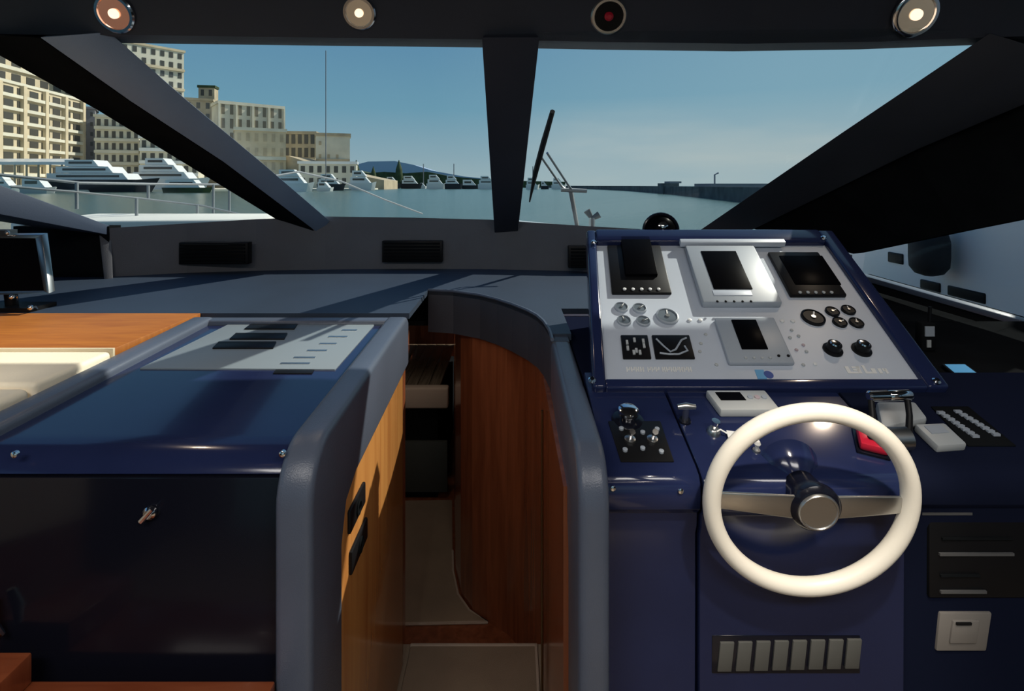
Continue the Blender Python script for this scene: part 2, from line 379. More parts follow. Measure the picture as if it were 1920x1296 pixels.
# dark arch band under the shelf edge round the stair opening
edge = [Vector((-.362, 2.30, SH))] + curve[1:] + [Vector((.118, 1.62, SH)), Vector((.118, 1.56, SH))]
m = MB(); lo = Vector((0, 0, -.175))
for i in range(len(edge) - 1):
    a, b = edge[i], edge[i + 1]; nrm = (b - a).cross(Vector((0, 0, 1))).normalized() * -.05
    if nrm.y < 0 and i < 2: nrm = -nrm
    a = a + Vector((0, 0, -.006)); b = b + Vector((0, 0, -.006))
    m.hexa([a, b, b + lo, a + lo], [a + nrm, b + nrm, b + nrm + lo, a + nrm + lo])
build('arch_band', m, DARKPAD, dash)['label'] = 'dark padded arch band round the stair opening'
o = build('piping', MB().tube([v + Vector((0, -.002, .0)) for v in edge], .006, 6), GREYPAD, dash)
# air vents in the fascia
def vent(pl, pr, pt, pb, d, label):
    t = thing('air_vent', label, 'vent', P((pl + pr) / 2, pb, d), 'air vents in the fascia')
    a, b, c, e_ = P(pl, pb, d - .006), P(pr, pb, d - .006), P(pr, pt, d - .006), P(pl, pt, d - .006); k = Vector((0, .05, 0))
    build('frame', MB().hexa([a, b, c, e_], [a + k, b + k, c + k, e_ + k]), BLACK, t, .003)
    m = MB(); n = 6
    for i in range(n):
        z = a.z + (c.z - a.z) * (i + .7) / (n + .4)
        m.box(a.x + .012, b.x - .012, d - .016, d - .004, z - .004, z + .004)
    build('louvre', m, MATTE, t)
vent(335, 464, 455, 496, 2.72, 'leftmost black slatted air vent in the grey fascia')
vent(716, 829, 452, 492, 2.84, 'black slatted air vent in the fascia left of the centre pillar')
vent(1066, 1135, 462, 503, 2.74, 'black slatted air vent half hidden behind the instrument panel')

# ================================================================== LEFT CONSOLE
def lprof(front, back, tf, thick, r=.10, zt=lambda d: -.52 + .04 * d, inner=.18):
    p = [(front, FLOOR + .002), (front, zt(front) - r)]
    for i in range(1, 8):
        a = math.pi / 2 * i / 8
        p.append((front + r * (1 - math.cos(a)), zt(front) - r + r * math.sin(a) + .04 * r * i / 8))
    p += [(front + r, zt(front + r)), (back - .03, zt(back)), (back, zt(back) - .02), (back, zt(back) - thick), (front + inner + .10, zt(front) - thick - .005)]
    p += [(front + inner + .03, zt(front) - thick - .03), (front + inner, zt(front) - thick - .10), (front + inner, FLOOR + .002)]
    return p
con = thing('cabinet', 'navy chart console with a padded grey frame left of the stairs', 'cabinet', (-.7, 1.4, FLOOR))
pr = lprof(.95, 1.85, 0, .175)
for nm, x0, x1 in (('padded_frame', -.4256, -.357), ('padded_frame', -1.088, -1.02)):
    build(nm, MB().prism([Vector((x0, y, z)) for y, z in pr], (x1 - x0, 0, 0)), GREYPAD, con, .014, 3)
build('padded_frame', MB().hexa([Vector((-1.04, 1.79, -.455)), Vector((-.41, 1.79, -.455)), Vector((-.41, 1.84, -.452)), Vector((-1.04, 1.84, -.452))],
                              [Vector((-1.04, 1.79, -.62)), Vector((-.41, 1.79, -.62)), Vector((-.41, 1.84, -.62)), Vector((-1.04, 1.84, -.62))]), GREYPAD, con, .012, 3)
# lid and navy front as one smooth curved skin, inside the frame
lz = lambda d: -.52 + .04 * d - .022
pf = [(1.80, lz(1.80)), (1.05, lz(1.05)), (1.02, lz(1.02) - .003), (1.0, lz(1.0) - .012), (.99, lz(1.0) - .03), (.985, -.60)]
pf += [(.985, -1.59), (1.02, -1.59), (1.02, -.66), (1.06, lz(1.05) - .05), (1.80, lz(1.8) - .03)]
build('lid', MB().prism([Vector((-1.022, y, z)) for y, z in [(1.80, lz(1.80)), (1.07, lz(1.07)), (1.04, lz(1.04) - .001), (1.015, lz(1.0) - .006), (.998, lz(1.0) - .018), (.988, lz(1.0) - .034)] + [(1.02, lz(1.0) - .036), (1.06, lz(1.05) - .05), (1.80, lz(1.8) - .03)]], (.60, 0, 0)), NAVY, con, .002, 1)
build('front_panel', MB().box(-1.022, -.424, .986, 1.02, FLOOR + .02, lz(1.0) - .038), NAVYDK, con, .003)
m = MB()
build('carcass', MB().box(-1.08, -.372, 1.03, 1.82, FLOOR, -.62), MATTE, con)
for px, py in ((28, 852), (530, 851)):
    c = P(px, py, .984); build('screw', MB().lathe(c, (0, -1, 0), [(.006, -.004), (.006, .003), (.003, .005)], 12), CHROME, con)
# latch
c = P(283, 960, .984)
lt = build('latch_and_glint', MB().lathe(c, (0, -1, 0), [(.012, 0), (.012, .006), (.008, .010)], 16), CHROME, con)
build('thumb_turn', MB().tube([c + Vector((-.010, -.012, -.010)), c + Vector((.012, -.014, .014))], [.005, .004], 8), CHROME, lt)
c = P(10, 1150, .984)
build('latch_and_glint', MB().tube([c + Vector((-.01, -.012, .035)), c + Vector((-.008, -.02, 0)), c + Vector((.006, -.012, -.03))], [.006, .009, .005], 8), CHROME, con)  # chrome glint standing in for a bright reflection, not a second latch
# wood side towards the stairs
sp = build('side_panel', MB().box(-.372, -.360, .99, 1.76, FLOOR + .02, -.60), CHERRYL, con, .002)
sp['label'] = 'honey coloured wooden side facing the stairs'
def wallq(px, py): return hit(px, py, Vector((-.36, 0, 0)), Vector((1, 0, 0)))
for quad in (((651, 955), (680, 912), (680, 945), (653, 990)), ((654, 1030), (684, 980), (684, 1018), (656, 1058))):
    q = [wallq(*v) for v in quad]
    y0 = min(v.y for v in q); y1 = max(v.y for v in q); cz = sum(v.z for v in q) / 4
    o = build('socket_plate', MB().box(-.361, -.352, y0, y1, cz - .026, cz + .026), BLACK, con, .004); o['label'] = 'black socket plate on the wooden side'
    build('socket', MB().lathe(((-.352), (y0 + y1) / 2, cz), (1, 0, 0), [(.018, 0), (.018, .003), (.012, .004), (.011, -.0005)], 16), MATTE, o)
# pale plate with dark rows let into the lid
def lidp(px, py, h=0): return hit(px, py, Vector((0, 1.4, lz(1.4) + h)), Vector((0, -.04, 1)))
q = [lidp(262, 690, .004), lidp(628, 692, .004), lidp(704, 606, .004), lidp(440, 602, .004)]
pl = build('switch_plate', MB().hexa(q, [v + Vector((0, 0, -.006)) for v in q]), mat('pale_switch_plate', (.24, .28, .31), .4), con, .0015); pl['label'] = 'pale grey plate let into the lid'
for a, b, c, d_ in ((398, 512, 640, 652), (430, 533, 624, 635), (458, 552, 607, 616)):
    k = 6
    q = [lidp(a, d_, .008), lidp(b, d_, .008), lidp(b + k, c, .008), lidp(a + k * 2, c, .008)]
    build('breaker_row', MB().hexa(q, [v + Vector((0, 0, -.005)) for v in q]), BLACK, pl, .001)
for i, (y, a, b) in enumerate(((620, 640, 668), (632, 615, 650), (645, 598, 630), (658, 575, 612), (671, 550, 590), (682, 525, 580))):
    q = [lidp(a, y, .0055), lidp(b, y, .0055), lidp(b + 2, y - 2.2, .0055), lidp(a + 2, y - 2.2, .0055)]
    build('label_strip', MB().hexa(q, [v + Vector((0, 0, -.002)) for v in q]), STEEL, pl)
q = [lidp(512, 702), lidp(585, 702), lidp(589, 695), lidp(517, 695)]
build('finger_pull', MB().hexa([v + Vector((0, 0, .003)) for v in q], [v + Vector((0, 0, -.004)) for v in q]), BLACK, con, .001)

# ================================================================== HELM
helm = thing('helm_console', 'glossy navy helm console behind the steering wheel', 'helm', (.75, 1.3, FLOOR))
rp_ = lprof(.93, 1.60, 0, .17, r=.09, inner=.18, zt=lambda d: -.52 + .04 * d)
rail = build('padded_rail', MB().prism([Vector((.116, y, z)) for y, z in rp_], (.056, 0, 0)), GREYPAD, helm, .014, 3)
dz = lambda d: -.478 - .29 * (1.22 - d)
def deckprof(front):
    return [(1.30, dz(1.30)), (front + .03, dz(front + .03)), (front + .012, dz(front + .012) - .004), (front + .002, dz(front) - .016), (front, dz(front) - .035), (front + .004, dz(front) - .06), (front + .02, dz(front) - .075),
            (front + .022, dz(front) - .10), (front + .03, dz(front) - .12), (front + .035, FLOOR + .01), (1.30, FLOOR + .01)]
for nm, x0, x1, fr, mm, lb in (('left_body', .175, .352, .99, NAVY, None), ('centre_body', .356, .748, .985, NAVY, None), ('right_body', .752, 2.05, 1.0, NAVYMT, 'nearly black right section')):
    o = build(nm, MB().prism([Vector((x0, y, z)) for y, z in deckprof(fr)], (x1 - x0, 0, 0)), mm, helm, .002, 1)
    if lb: o['label'] = lb
build('inner_bulkhead', MB().box(.176, .30, 1.31, 1.94, FLOOR, -.475), NAVYMT, helm)
# black side ledge towards the window
build('side_ledge', MB().box(1.02, 2.0, 1.18, 1.95, -.60, -.495).box(1.02, 1.70, 1.95, 2.66, -.60, -.495), MATTE, helm, .006)
for px, py in ((1149, 915), (1276, 920)):
    c = P(px, py, .99); build('screw', MB().lathe(c, (0, -1, 0), [(.005, 0), (.005, .003), (.002, .004)], 12), CHROME, helm)
# black locker front with pale strips, right below the deck
fy = 1.030
o = build('stowage_panel', MB().box(P(1738, 0, fy).x, 1.20, fy - .006, fy + .02, P(0, 1118, fy).z, P(0, 965, fy).z), BLACK, helm, .004); o['label'] = 'black insert with thin grey strips'
for a, b, y, h in ((1755, 1893, 1034, 5), (1757, 1842, 1104, 5), (1760, 1890, 1005, 4), (1757, 1830, 1074, 4), (1722, 1815, 958, 5)):
    p, q = P(a, y, fy), P(b, y, fy)
    build('trim_strip', MB().box(p.x, q.x, fy - .010, fy - .002, p.z - h * .0005, p.z + h * .0005), mat('dim_strip', (.10, .10, .10), .5) if h == 5 else MATTE, helm)

# ---- steering wheel
WC = Vector((.531, .95, -.563)); th = math.radians(-8.58); ps = math.radians(-2.64)
wn = Vector((math.sin(ps) * math.cos(th), -math.cos(ps) * math.cos(th), math.sin(th)))
wa = wn.cross(Vector((0, 0, 1))).normalized(); wb = wn.cross(wa).normalized()
if wa.x < 0: wa = -wa
if wb.z < 0: wb = -wb
wh = thing('steering_wheel', 'cream rimmed steering wheel with two steel spokes', 'steering wheel', WC + Vector((0, .05, 0)))
R = .1725
build('rim', MB().tube([WC + (wa * math.cos(t) + wb * math.sin(t)) * R for t in [2 * math.pi * i / 96 for i in range(96)]], .0158, 20, closed=True), RIM, wh)
hc = WC - Vector((0, 0, .0)) + wa * .002
def wp(u, v, w): return WC + wa * u + wb * v + wn * w
m = MB()
for sgn in (-1, 1):
    f = [wp(sgn * .028, .017, .010), wp(sgn * .028, -.028, .010), wp(sgn * .162, -.018, .002), wp(sgn * .162, .014, .002)]
    o = build('spoke', MB().hexa(f, [v - wn * .007 for v in f]), STEEL, wh, .003, 2)
hubc = wp(.006, -.006, 0)
build('hub', MB().lathe(hubc, wn, [(.030, -.05), (.034, -.02), (.044, .0), (.044, .010), (.038, .016), (.036, .017)], 40), NAVYDK, wh)
build('hub_cap', MB().lathe(hubc, wn, [(.035, .012), (.035, .019), (.033, .022), (.031, .022), (.030, .020), (.001, .020)], 40), STEEL, wh)
o = build('column', MB().lathe(hubc, -wn, [(.026, .03), (.026, .055), (.05, .075), (.06, .10)], 32), NAVY, wh)

# ================================================================== INSTRUMENT PANEL
PO = Vector((0, 1.25, -.459)); AV = Vector((1, 0, 0)); BV = Vector((.113, 1, .563)); BL = BV.length
PN = Vector((0, -.563, 1)).normalized()
def pp(px, py, h=0): return hit(px, py, PO + PN * h, PN)
def st(px, py):
    v = hit(px, py, PO, PN) - PO; t = v.y; return v.x - .113 * t, t
def SP(s, t, h=0): return PO + AV * s + BV * t + PN * h
ip = thing('instrument_panel', 'grey instrument panel in a raised navy hood with dark screens', 'instrument panel', (.65, 1.5, -.5))
s0, t0 = st(1135, 716); s1, _ = st(1725, 716); _, t1 = st(1118, 461)
def slab(s0, s1, t0, t1, h0, h1): return MB().hexa([SP(s0, t0, h0), SP(s1, t0, h0), SP(s1, t1, h0), SP(s0, t1, h0)], [SP(s0, t0, h1), SP(s1, t0, h1), SP(s1, t1, h1), SP(s0, t1, h1)])
build('face_plate', slab(s0 - .004, s1 + .004, t0 - .004, t1 + .004, -.012, 0), ALU, ip)
# hood: four raised borders, rounded
bl, br, bb, bt = .030, .050, .024, .060
FR = .030
m = slab(s0 - bl, s0, t0 - bb, t1 + bt, -.05, .016); build('hood_side', m, NAVY, ip, .008, 3)
m = slab(s1, s1 + br, t0 - bb, t1 + bt, -.05, .016); build('hood_side', m, NAVY, ip, .008, 3)
build('hood_bottom', slab(s0 - .002, s1 + .002, t0 - bb, t0, -.05, .013), NAVY, ip, .006, 3)
build('hood_top', slab(s0 - .002, s1 + .002, t1, t1 + bt, -.05, .020), NAVY, ip, .008, 3)
q0, q1 = SP(s0 - bl + .01, t0, -.045), SP(s1 + br - .01, t0, -.045); q2, q3 = SP(s1 + br - .01, t1 + bt - .01, -.045), SP(s0 - bl + .01, t1 + bt - .01, -.045)
z_ = -.52
build('housing', MB().hexa([q0, q1, q2, q3], [Vector((v.x, v.y, z_)) for v in (q0, q1, q2, q3)]), NAVYDK, ip, .004)
for px, py, h in ((1544, 447, .022), (1110, 714, .016), (1113, 455, .02), (1755, 716, .016)):
    build('stud', MB().lathe(pp(px, py, h), PN, [(.009, 0), (.009, .004), (.005, .008)], 14), CHROME, ip)

def rect(pl, pr, pb, pt):   # left/right px along the bottom edge, bottom and top py
    a, ta = st(pl, pb); b, _ = st(pr, pb); _, tb = st(pl, pt); return a, b, ta, tb
def buttons(par, n, pa, pb, y, r, h, mm, nm='button'):
    for i in range(n):
        c = pp(pa + (pb - pa) * i / (n - 1), y, h); build(nm, MB().lathe(c, PN, [(r, 0), (r, .003), (r * .6, .004)], 12), mm, par)
# left display
a = rect(1147, 1259, 554, 464); o = build('display', slab(*a, 0, .010), BLACK, ip, .003); o['label'] = 'left display with a tall screen and five white buttons'
a = rect(1172, 1232, 524, 452); build('screen', slab(*a, .009, .020), SCREEN, o, .002)
buttons(o, 5, 1171, 1235, 543, .0048, .010, WHITE)
# centre display in a projecting grey bezel
a = rect(1316, 1464, 578, 470); o = build('display', slab(*a, 0, .022), ALU2, ip, .005); o['label'] = 'centre display in a projecting grey bezel'
a = rect(1336, 1408, 554, 482); build('screen', slab(*a, .020, .024), SCREEN, o, .001)
a = rect(1336, 1408, 566, 556); build('key_strip', slab(*a, .020, .0235), ALU, o, .001)
a = rect(1274, 1470, 468, 461); build('sun_lip', slab(*a, .01, .028), ALU, o, .002)
buttons(o, 5, 1345, 1408, 566, .0032, .023, BLACK)
# right display
a = rect(1481, 1586, 559, 478); o = build('display', slab(*a, 0, .012), BLACK, ip, .003); o['label'] = 'right black display with five pale buttons'
a = rect(1489, 1575, 540, 486); build('screen', slab(*a, .010, .014), SCREEN, o, .001)
buttons(o, 5, 1500, 1559, 549, .0046, .012, PALEGREY)
# lower centre unit
a = rect(1366, 1489, 687, 601); o = build('display', slab(*a, 0, .012), ALU2, ip, .004); o['label'] = 'small square display in a grey bezel below the centre'
a = rect(1389, 1438, 662, 607); build('screen', slab(*a, .011, .015), SCREEN, o, .001)
buttons(o, 4, 1398, 1444, 672, .0034, .012, PALEGREY)
buttons(o, 2, 1460, 1478, 668, .0034, .012, BLACK)
# gauges
def gauge(px, py, r, face=BLACK, ring=BLACK):
    c = pp(px, py); g = build('gauge', MB().lathe(c, PN, [(r, 0), (r, .006), (r * .86, .008), (r * .84, .005)], 28), ring, ip)
    build('dial', MB().lathe(c, PN, [(r * .83, .004), (r * .83, .0055)], 28), face, g)
    ang = random.uniform(.3, 2.6); d_ = AV * math.cos(ang) + BV.normalized() * math.sin(ang)
    w = PN.cross(d_) * r * .06; a_ = c + PN * .0062
    build('needle', MB().hexa([a_ - w, a_ + w, a_ + w + d_ * r * .7, a_ - w + d_ * r * .7], [v + PN * .001 for v in (a_ - w, a_ + w, a_ + w + d_ * r * .7, a_ - w + d_ * r * .7)]), WHITE, g)
    build('needle_boss', MB().lathe(a_, PN, [(r * .2, 0), (r * .2, .002)], 12), STEEL, g)
GDARK = mat('gauge_dial_grey', (.12, .15, .18), .35)
for px, py, r in ((1165, 578, .019), (1199, 580, .019), (1170, 603, .019), (1206, 604, .019), (1251, 595, .030)): gauge(px, py, r, GDARK, ALU2)
for px, py, r in ((1524, 597, .030), (1560, 586, .018), (1590, 583, .018), (1574, 606, .018), (1605, 607, .018)): gauge(px, py, r)
buttons(ip, 2, 1293, 1313, 601, .0055, 0, WHITE, 'indicator_lamp'); buttons(ip, 2, 1466, 1486, 603, .0055, 0, WHITE, 'indicator_lamp')
PINK = mat('pale_pink_lens', (.50, .40, .42), .3)
for i, (px, py, mm) in enumerate(((1323, 628, PALEGREY), (1314, 645, PALEGREY), (1312, 660, PALEGREY), (1343, 685, PALEGREY), (1506, 685, PALEGREY), (1528, 684, WHITE), (1481, 634, PALEGREY), (1497, 631, PALEGREY),
                                  (1466, 655, LBLUE if False else PALEGREY), (1493, 657, PINK), (1512, 660, PALEGREY), (1506, 648, PINK), (1484, 620, PALEGREY))):
    build('indicator_lamp', MB().lathe(pp(px, py), PN, [(.0042, 0), (.0042, .003), (.002, .004)], 10), mm, ip)
# two black switch squares with pale symbols
for pl_, pr_, lb in ((1168, 1221, 'left black switch block with pale rockers'), (1229, 1303, 'right black switch block with a pale curve')):
    a = rect(pl_, pr_, 675, 631); o = build('switch_block', slab(*a, 0, .006), BLACK, ip, .002); o['label'] = lb
    if pl_ < 1200:
        for u, v in ((.2, .65), (.2, .4), (.48, .75), (.5, .3), (.62, .22), (.8, .7), (.8, .5), (.4, .22)):
            s_, t_ = a[0] + (a[1] - a[0]) * u, a[2] + (a[3] - a[2]) * v
            build('rocker', slab(s_ - .003, s_ + .003, t_ - .006, t_ + .006, .005, .009), PALEGREY, o)
    else:
        f = lambda u, v: SP(a[0] + (a[1] - a[0]) * u, a[2] + (a[3] - a[2]) * v, .007)
        build('symbol', MB().tube([f(.1, .8), f(.25, .5), f(.4, .25), f(.55, .35), f(.75, .75), f(.9, .85)], .0025, 6), ALU2, o)
        build('symbol', MB().tube([f(.12, .2), f(.35, .15), f(.6, .15), f(.85, .3), f(.8, .5)], .0025, 6), ALU2, o)
# two rotary knobs
for px, lb in ((1561, 'left rotary knob'), (1615, 'right rotary knob')):
    c = pp(px, 657); o = build('knob', MB().lathe(c, PN, [(.023, 0), (.023, .004), (.017, .006), (.016, .022), (.012, .024)], 28), BLACK, ip)
    build('knob_cap', MB().lathe(c + PN * .024, PN, [(.012, 0), (.010, .003), (.004, .004)], 20), CHROME, o)
# stickers
a = rect(1421, 1438, 711, 694); build('sticker', slab(*a, 0, .0012), LBLUE, ip)['label'] = 'light blue sticker'
build('sticker', MB().lathe(pp(1441, 703, 0), PN, [(.011, 0), (.011, .0014)], 20), BLUE, ip)['label'] = 'dark blue round sticker'
# raised white lettering along the lower edge, built as small blocks
def letters(spec, y0, y1, mm):
    m = MB()
    for a_, b_, lo, hi in spec:
        r_ = rect(a_, b_, y1 - (y1 - y0) * lo, y1 - (y1 - y0) * hi)
        m2 = slab(*r_, 0, .0018); m.add(m2.v, m2.f)
    return build('lettering', m, mm, ip)
L1 = []
x = 1175
for w_, g in ((7, 1.6), (7, 1.6), (7, 1.6), (7, 7), (6, 1.6), (6, 1.6), (7, 5), (6, 1.6), (7, 1.6), (7, 1.6), (6, 1.6), (7, 1.6), (6, 1.6), (7, 0)):
    L1 += [(x, x + w_ * .32, 0, 1), (x + w_ * .32, x + w_ * .8, .38, .62), (x + w_ * .68, x + w_, 0 if (int(w_ + x) % 2) else .4, 1)]; x += w_ + g
letters(L1, 689, 698, WHITE)
L2 = [(1590, 1597, 0, 1), (1597, 1612, .75, 1), (1597, 1612, 0, .25), (1600, 1612, .4, .6), (1611, 1617, 0, 1), (1623, 1628, 0, 1.15), (1628, 1638, 0, .25), (1637, 1645, 0, .7), (1650, 1656, 0, .7), (1656, 1662, .3, .7), (1662, 1667, 0, .7)]
letters(L2, 688, 701, WHITE)
# compass on the hood
cb = P(1236, 440, 1.84)
cp_ = thing('compass', 'domed steering compass on top of the instrument hood', 'compass', cb)
build('base', MB().lathe(cb, (0, 0, 1), [(.075, -.01), (.075, .008), (.060, .018)], 32), NAVYDK, cp_)
build('dome', MB().lathe(cb, (0, 0, 1), [(.056, .015), (.055, .03), (.047, .048), (.032, .062), (.014, .070), (.002, .072)], 32), SCREEN, cp_)
build('visor', MB().tube([cb + Vector((.058 * math.cos(t), -.02, .016 + .056 * math.sin(t))) for t in [math.pi * i / 16 for i in range(17)]], .006, 8), NAVYDK, cp_)
build('lens', MB().lathe(cb + Vector((0, -.045, .032)), (0, -1, .2), [(.018, 0), (.016, .006), (.004, .010)], 20), CHROME, cp_)

# ================================================================== ITEMS ON THE HELM DECK
DN = Vector((0, -.29, 1)).normalized(); DO = Vector((0, 1.22, -.478))
def dk(px, py, h=0): return hit(px, py, DO + DN * h, DN)
def dslab(q, h0, h1): return MB().hexa([v + DN * h0 for v in q], [v + DN * h1 for v in q])
def ctrl(name, label, cat, quad, h, mm, bev=.004):
    q = [dk(*v) for v in quad]; c = sum(q, Vector()) / 4
    t = thing(name, label, cat, c); build('body', dslab(q, 0, h), mm, t, bev); return t, q
# black recessed engine control plate with two toggles and a round knob
t, q = ctrl('engine_switch_plate', 'black plate with two steel toggles on the left of the helm', 'switch plate', [(1164, 868), (1264, 868), (1238, 792), (1140, 792)], .004, BLACK, .002)
for px in (1181, 1223):
    c = dk(px, 826, .004); o = build('toggle_base', MB().lathe(c, DN, [(.011, 0), (.011, .005), (.006, .007)], 18), STEEL, t)
    build('toggle', MB().tube([c, c + DN * .012 + Vector((0, -.004, 0)), c + DN * .030 + Vector((0, -.016, 0))], [.004, .003, .006], 10), CHROME, t)
for px, py in ((1172, 845), (1205, 842), (1240, 848), (1165, 805), (1232, 806), (1205, 812)):
    build('push_button', MB().lathe(dk(px, py, .004), DN, [(.005, 0), (.005, .004), (.003, .005)], 12), ALU2, t)
c = dk(1177, 790); t = thing('chrome_knob', 'round chrome knob in the top left corner of the helm deck', 'knob', c)
build('base', MB().lathe(c, DN, [(.034, 0), (.034, .003), (.024, .006)], 28), NAVYDK, t)
build('stem', MB().lathe(c, DN, [(.012, .004), (.014, .016)], 20), CHROME, t)
build('cap', MB().lathe(c, DN, [(.016, .014), (.021, .020), (.021, .030), (.014, .035)], 28), CHROME, t)
c = dk(1284, 790); t = thing('pull_handle', 'small steel tee shaped pull handle on the helm deck', 'handle', c)
build('stem', MB().tube([c, c + DN * .034], .006, 12), STEEL, t)
build('grip', MB().tube([c + DN * .036 + Vector((-.019, 0, 0)), c + DN * .038, c + DN * .036 + Vector((.019, 0, 0))], [.0055, .0075, .0055], 12), STEEL, t)
build('collar', MB().lathe(c, DN, [(.013, 0), (.012, .004)], 16), NAVYDK, t)
# pale grey control unit with a small display
t, q = ctrl('control_unit', 'flat pale grey control unit with a small display above the wheel', 'control unit', [(1350, 783), (1462, 783), (1432, 745), (1322, 745)], .020, PALEGREY)
f = lambda u, v, h: q[0] + (q[1] - q[0]) * u + (q[3] - q[0]) * v + DN * h
g = [f(.12, .45, .0195), f(.55, .45, .0195), f(.55, .85, .0195), f(.12, .85, .0195)]
build('screen', MB().hexa(g, [v + DN * .002 for v in g]), SCREEN, t)
for u in (.66, .78, .90): build('button', MB().lathe(f(u, .6, .0195), DN, [(.006, 0), (.006, .003)], 12), PINK if u == .78 else ALU2, t)
# ignition keys with a white tag
c = dk(1338, 812); t = thing('ignition_switch', 'steel ignition switch with a key left of the wheel rim', 'switch', c)
build('barrel', MB().lathe(c, DN, [(.014, 0), (.013, .008), (.009, .012)], 20), STEEL, t)
build('key', MB().tube([c + DN * .012, c + DN * .030 + Vector((.002, 0, 0))], [.004, .009], 8), CHROME, t)
c2 = dk(1376, 822, .0); t = thing('key_tag', 'bright white key tag lying beside the ignition switch', 'key tag', c2)
g = [c2 + Vector(v) for v in ((-.016, -.010, 0), (.018, -.016, -.002), (.020, .006, .004), (-.012, .012, .006))]
build('tag', MB().hexa([v + DN * .003 for v in g], [v + DN * .007 for v in g]), WHITE, t, .0015)
build('cord', MB().tube([c2 + Vector((-.014, .0, .010)), c2 + Vector((-.026, .004, .016)), c2 + Vector((-.033, .004, .012))], .0018, 6), WHITE, t)
c = dk(1418, 846); t = thing('toggle_switch', 'tiny white tipped toggle just inside the wheel rim', 'switch', c)
build('base', MB().lathe(c, DN, [(.008, 0), (.007, .004)], 14), STEEL, t); build('tip', MB().lathe(c, DN, [(.003, .003), (.004, .012), (.0065, .018), (.004, .024)], 12), WHITE, t)
# twin throttle
c = dk(1690, 800); t = thing('throttle_lever', 'twin chrome engine throttle on a pale grey base right of the wheel', 'throttle', c)
q = [dk(*v) for v in ((1650, 818), (1736, 800), (1712, 768), (1640, 768))]
build('base', dslab(q, 0, .022), PALEGREY, t, .006)
ax0, ax1 = dk(1634, 824, .022), dk(1704, 822, .022)
build('drum', MB().tube([ax0, ax0 + (ax1 - ax0) * .04, ax1 - (ax1 - ax0) * .04, ax1], [.016, .022, .022, .016], 24), STEEL, t)
dc_ = (ax0 + ax1) / 2; top = P(1667, 742, dc_.y + .03) - dc_
for a_, b_, px in ((0, .40, 'l'), (.52, 1.0, 'r')):
    bx = ax0 + (ax1 - ax0) * (a_ if px == 'l' else b_)
    lv = build('lever', MB().tube([bx, bx + top * .5 + Vector((0, -.004, .004)), bx + top * .9], [.007, .006, .006], 10), BLACK, t)
    g0, g1 = ax0 + (ax1 - ax0) * (a_ - .08) + top, ax0 + (ax1 - ax0) * (b_ + .12) + top
    build('grip', MB().tube([g0, g0 + (g1 - g0) * .08, g1 - (g1 - g0) * .08, g1], [.007, .0105, .0105, .007], 16), CHROME, lv)
# pale box right
t, q = ctrl('remote_unit', 'small pale grey box on the deck right of the throttle', 'control unit', [(1755, 850), (1810, 846), (1768, 806), (1712, 808)], .018, PALEGREY)
f = lambda u, v, h: q[0] + (q[1] - q[0]) * u + (q[3] - q[0]) * v + DN * h
g = [f(.2, .5, .0175), f(.8, .5, .0175), f(.8, .85, .0175), f(.2, .85, .0175)]; build('screen', MB().hexa(g, [v + DN * .002 for v in g]), ALU2, t)
# red stop control behind the rim
c = dk(1636, 842); t = thing('stop_switch', 'red emergency stop cover behind the wheel rim', 'switch', c)
g = [dk(*v) for v in ((1606, 850), (1670, 866), (1656, 820), (1596, 804))]
build('base', dslab(g, 0, .006), NAVYDK, t, .002)
g = [v + (c - v) * .12 for v in g]
build('cover', dslab(g, .006, .024), RED, t, .006)
# rocker rows on the dark plate
t, q = ctrl('switch_row_panel', 'black strip panel with two rows of tiny grey rockers at the right', 'switch panel', [(1815, 838), (1905, 838), (1815, 764), (1745, 764)], .003, MATTE, .001)
for (x0, y0), (x1, y1) in (((1764, 775), (1828, 819)), ((1796, 773), (1867, 816))):
    for i in range(8):
        u = i / 7; c = dk(x0 + (x1 - x0) * u, y0 + (y1 - y0) * u, .003)
        build('rocker', MB().add([], []).box(c.x - .007, c.x + .007, c.y - .0035, c.y + .0035, c.z - .002, c.z + .004), ALU2, t)
# small items at the right, on the black ledge
lg = -.495
c = hz(1800, 708, lg); t = thing('phone', 'phone with a pale blue screen lying on the black side ledge', 'phone', c)
g = [hz(1765, 690, lg), hz(1810, 690, lg), hz(1845, 716, lg), hz(1795, 716, lg)]; g = [Vector((v.x, v.y, lg)) for v in g]
build('body', MB().hexa(g, [v + Vector((0, 0, .012)) for v in g]), BLACK, t, .003)
cc = sum(g, Vector()) / 4; g = [v + (cc - v) * .18 + Vector((0, 0, .0118)) for v in g]
build('screen', MB().hexa(g, [v + Vector((0, 0, .0012)) for v in g]), mat('lit_phone_screen', (.10, .35, .60), .2, emit=(.10, .34, .60), estr=.45), t)
c = hz(1735, 656, lg); c.z = lg; t = thing('radio_handset', 'dark radio handset standing on the ledge beside the hood', 'handset', c)
build('body', MB().box(c.x - .022, c.x + .022, c.y - .015, c.y + .015, c.z, c.z + .085), MATTE, t, .006)
build('aerial', MB().tube([c + Vector((.012, 0, .08)), c + Vector((.014, 0, .13))], .005, 8), BLACK, t)
build('speaker_grille', MB().box(c.x - .014, c.x + .014, c.y - .018, c.y - .014, c.z + .045, c.z + .075), ALU2, t)
build('talk_key', MB().box(c.x - .008, c.x + .004, c.y - .018, c.y - .014, c.z + .012, c.z + .034), PALEGREY, t)
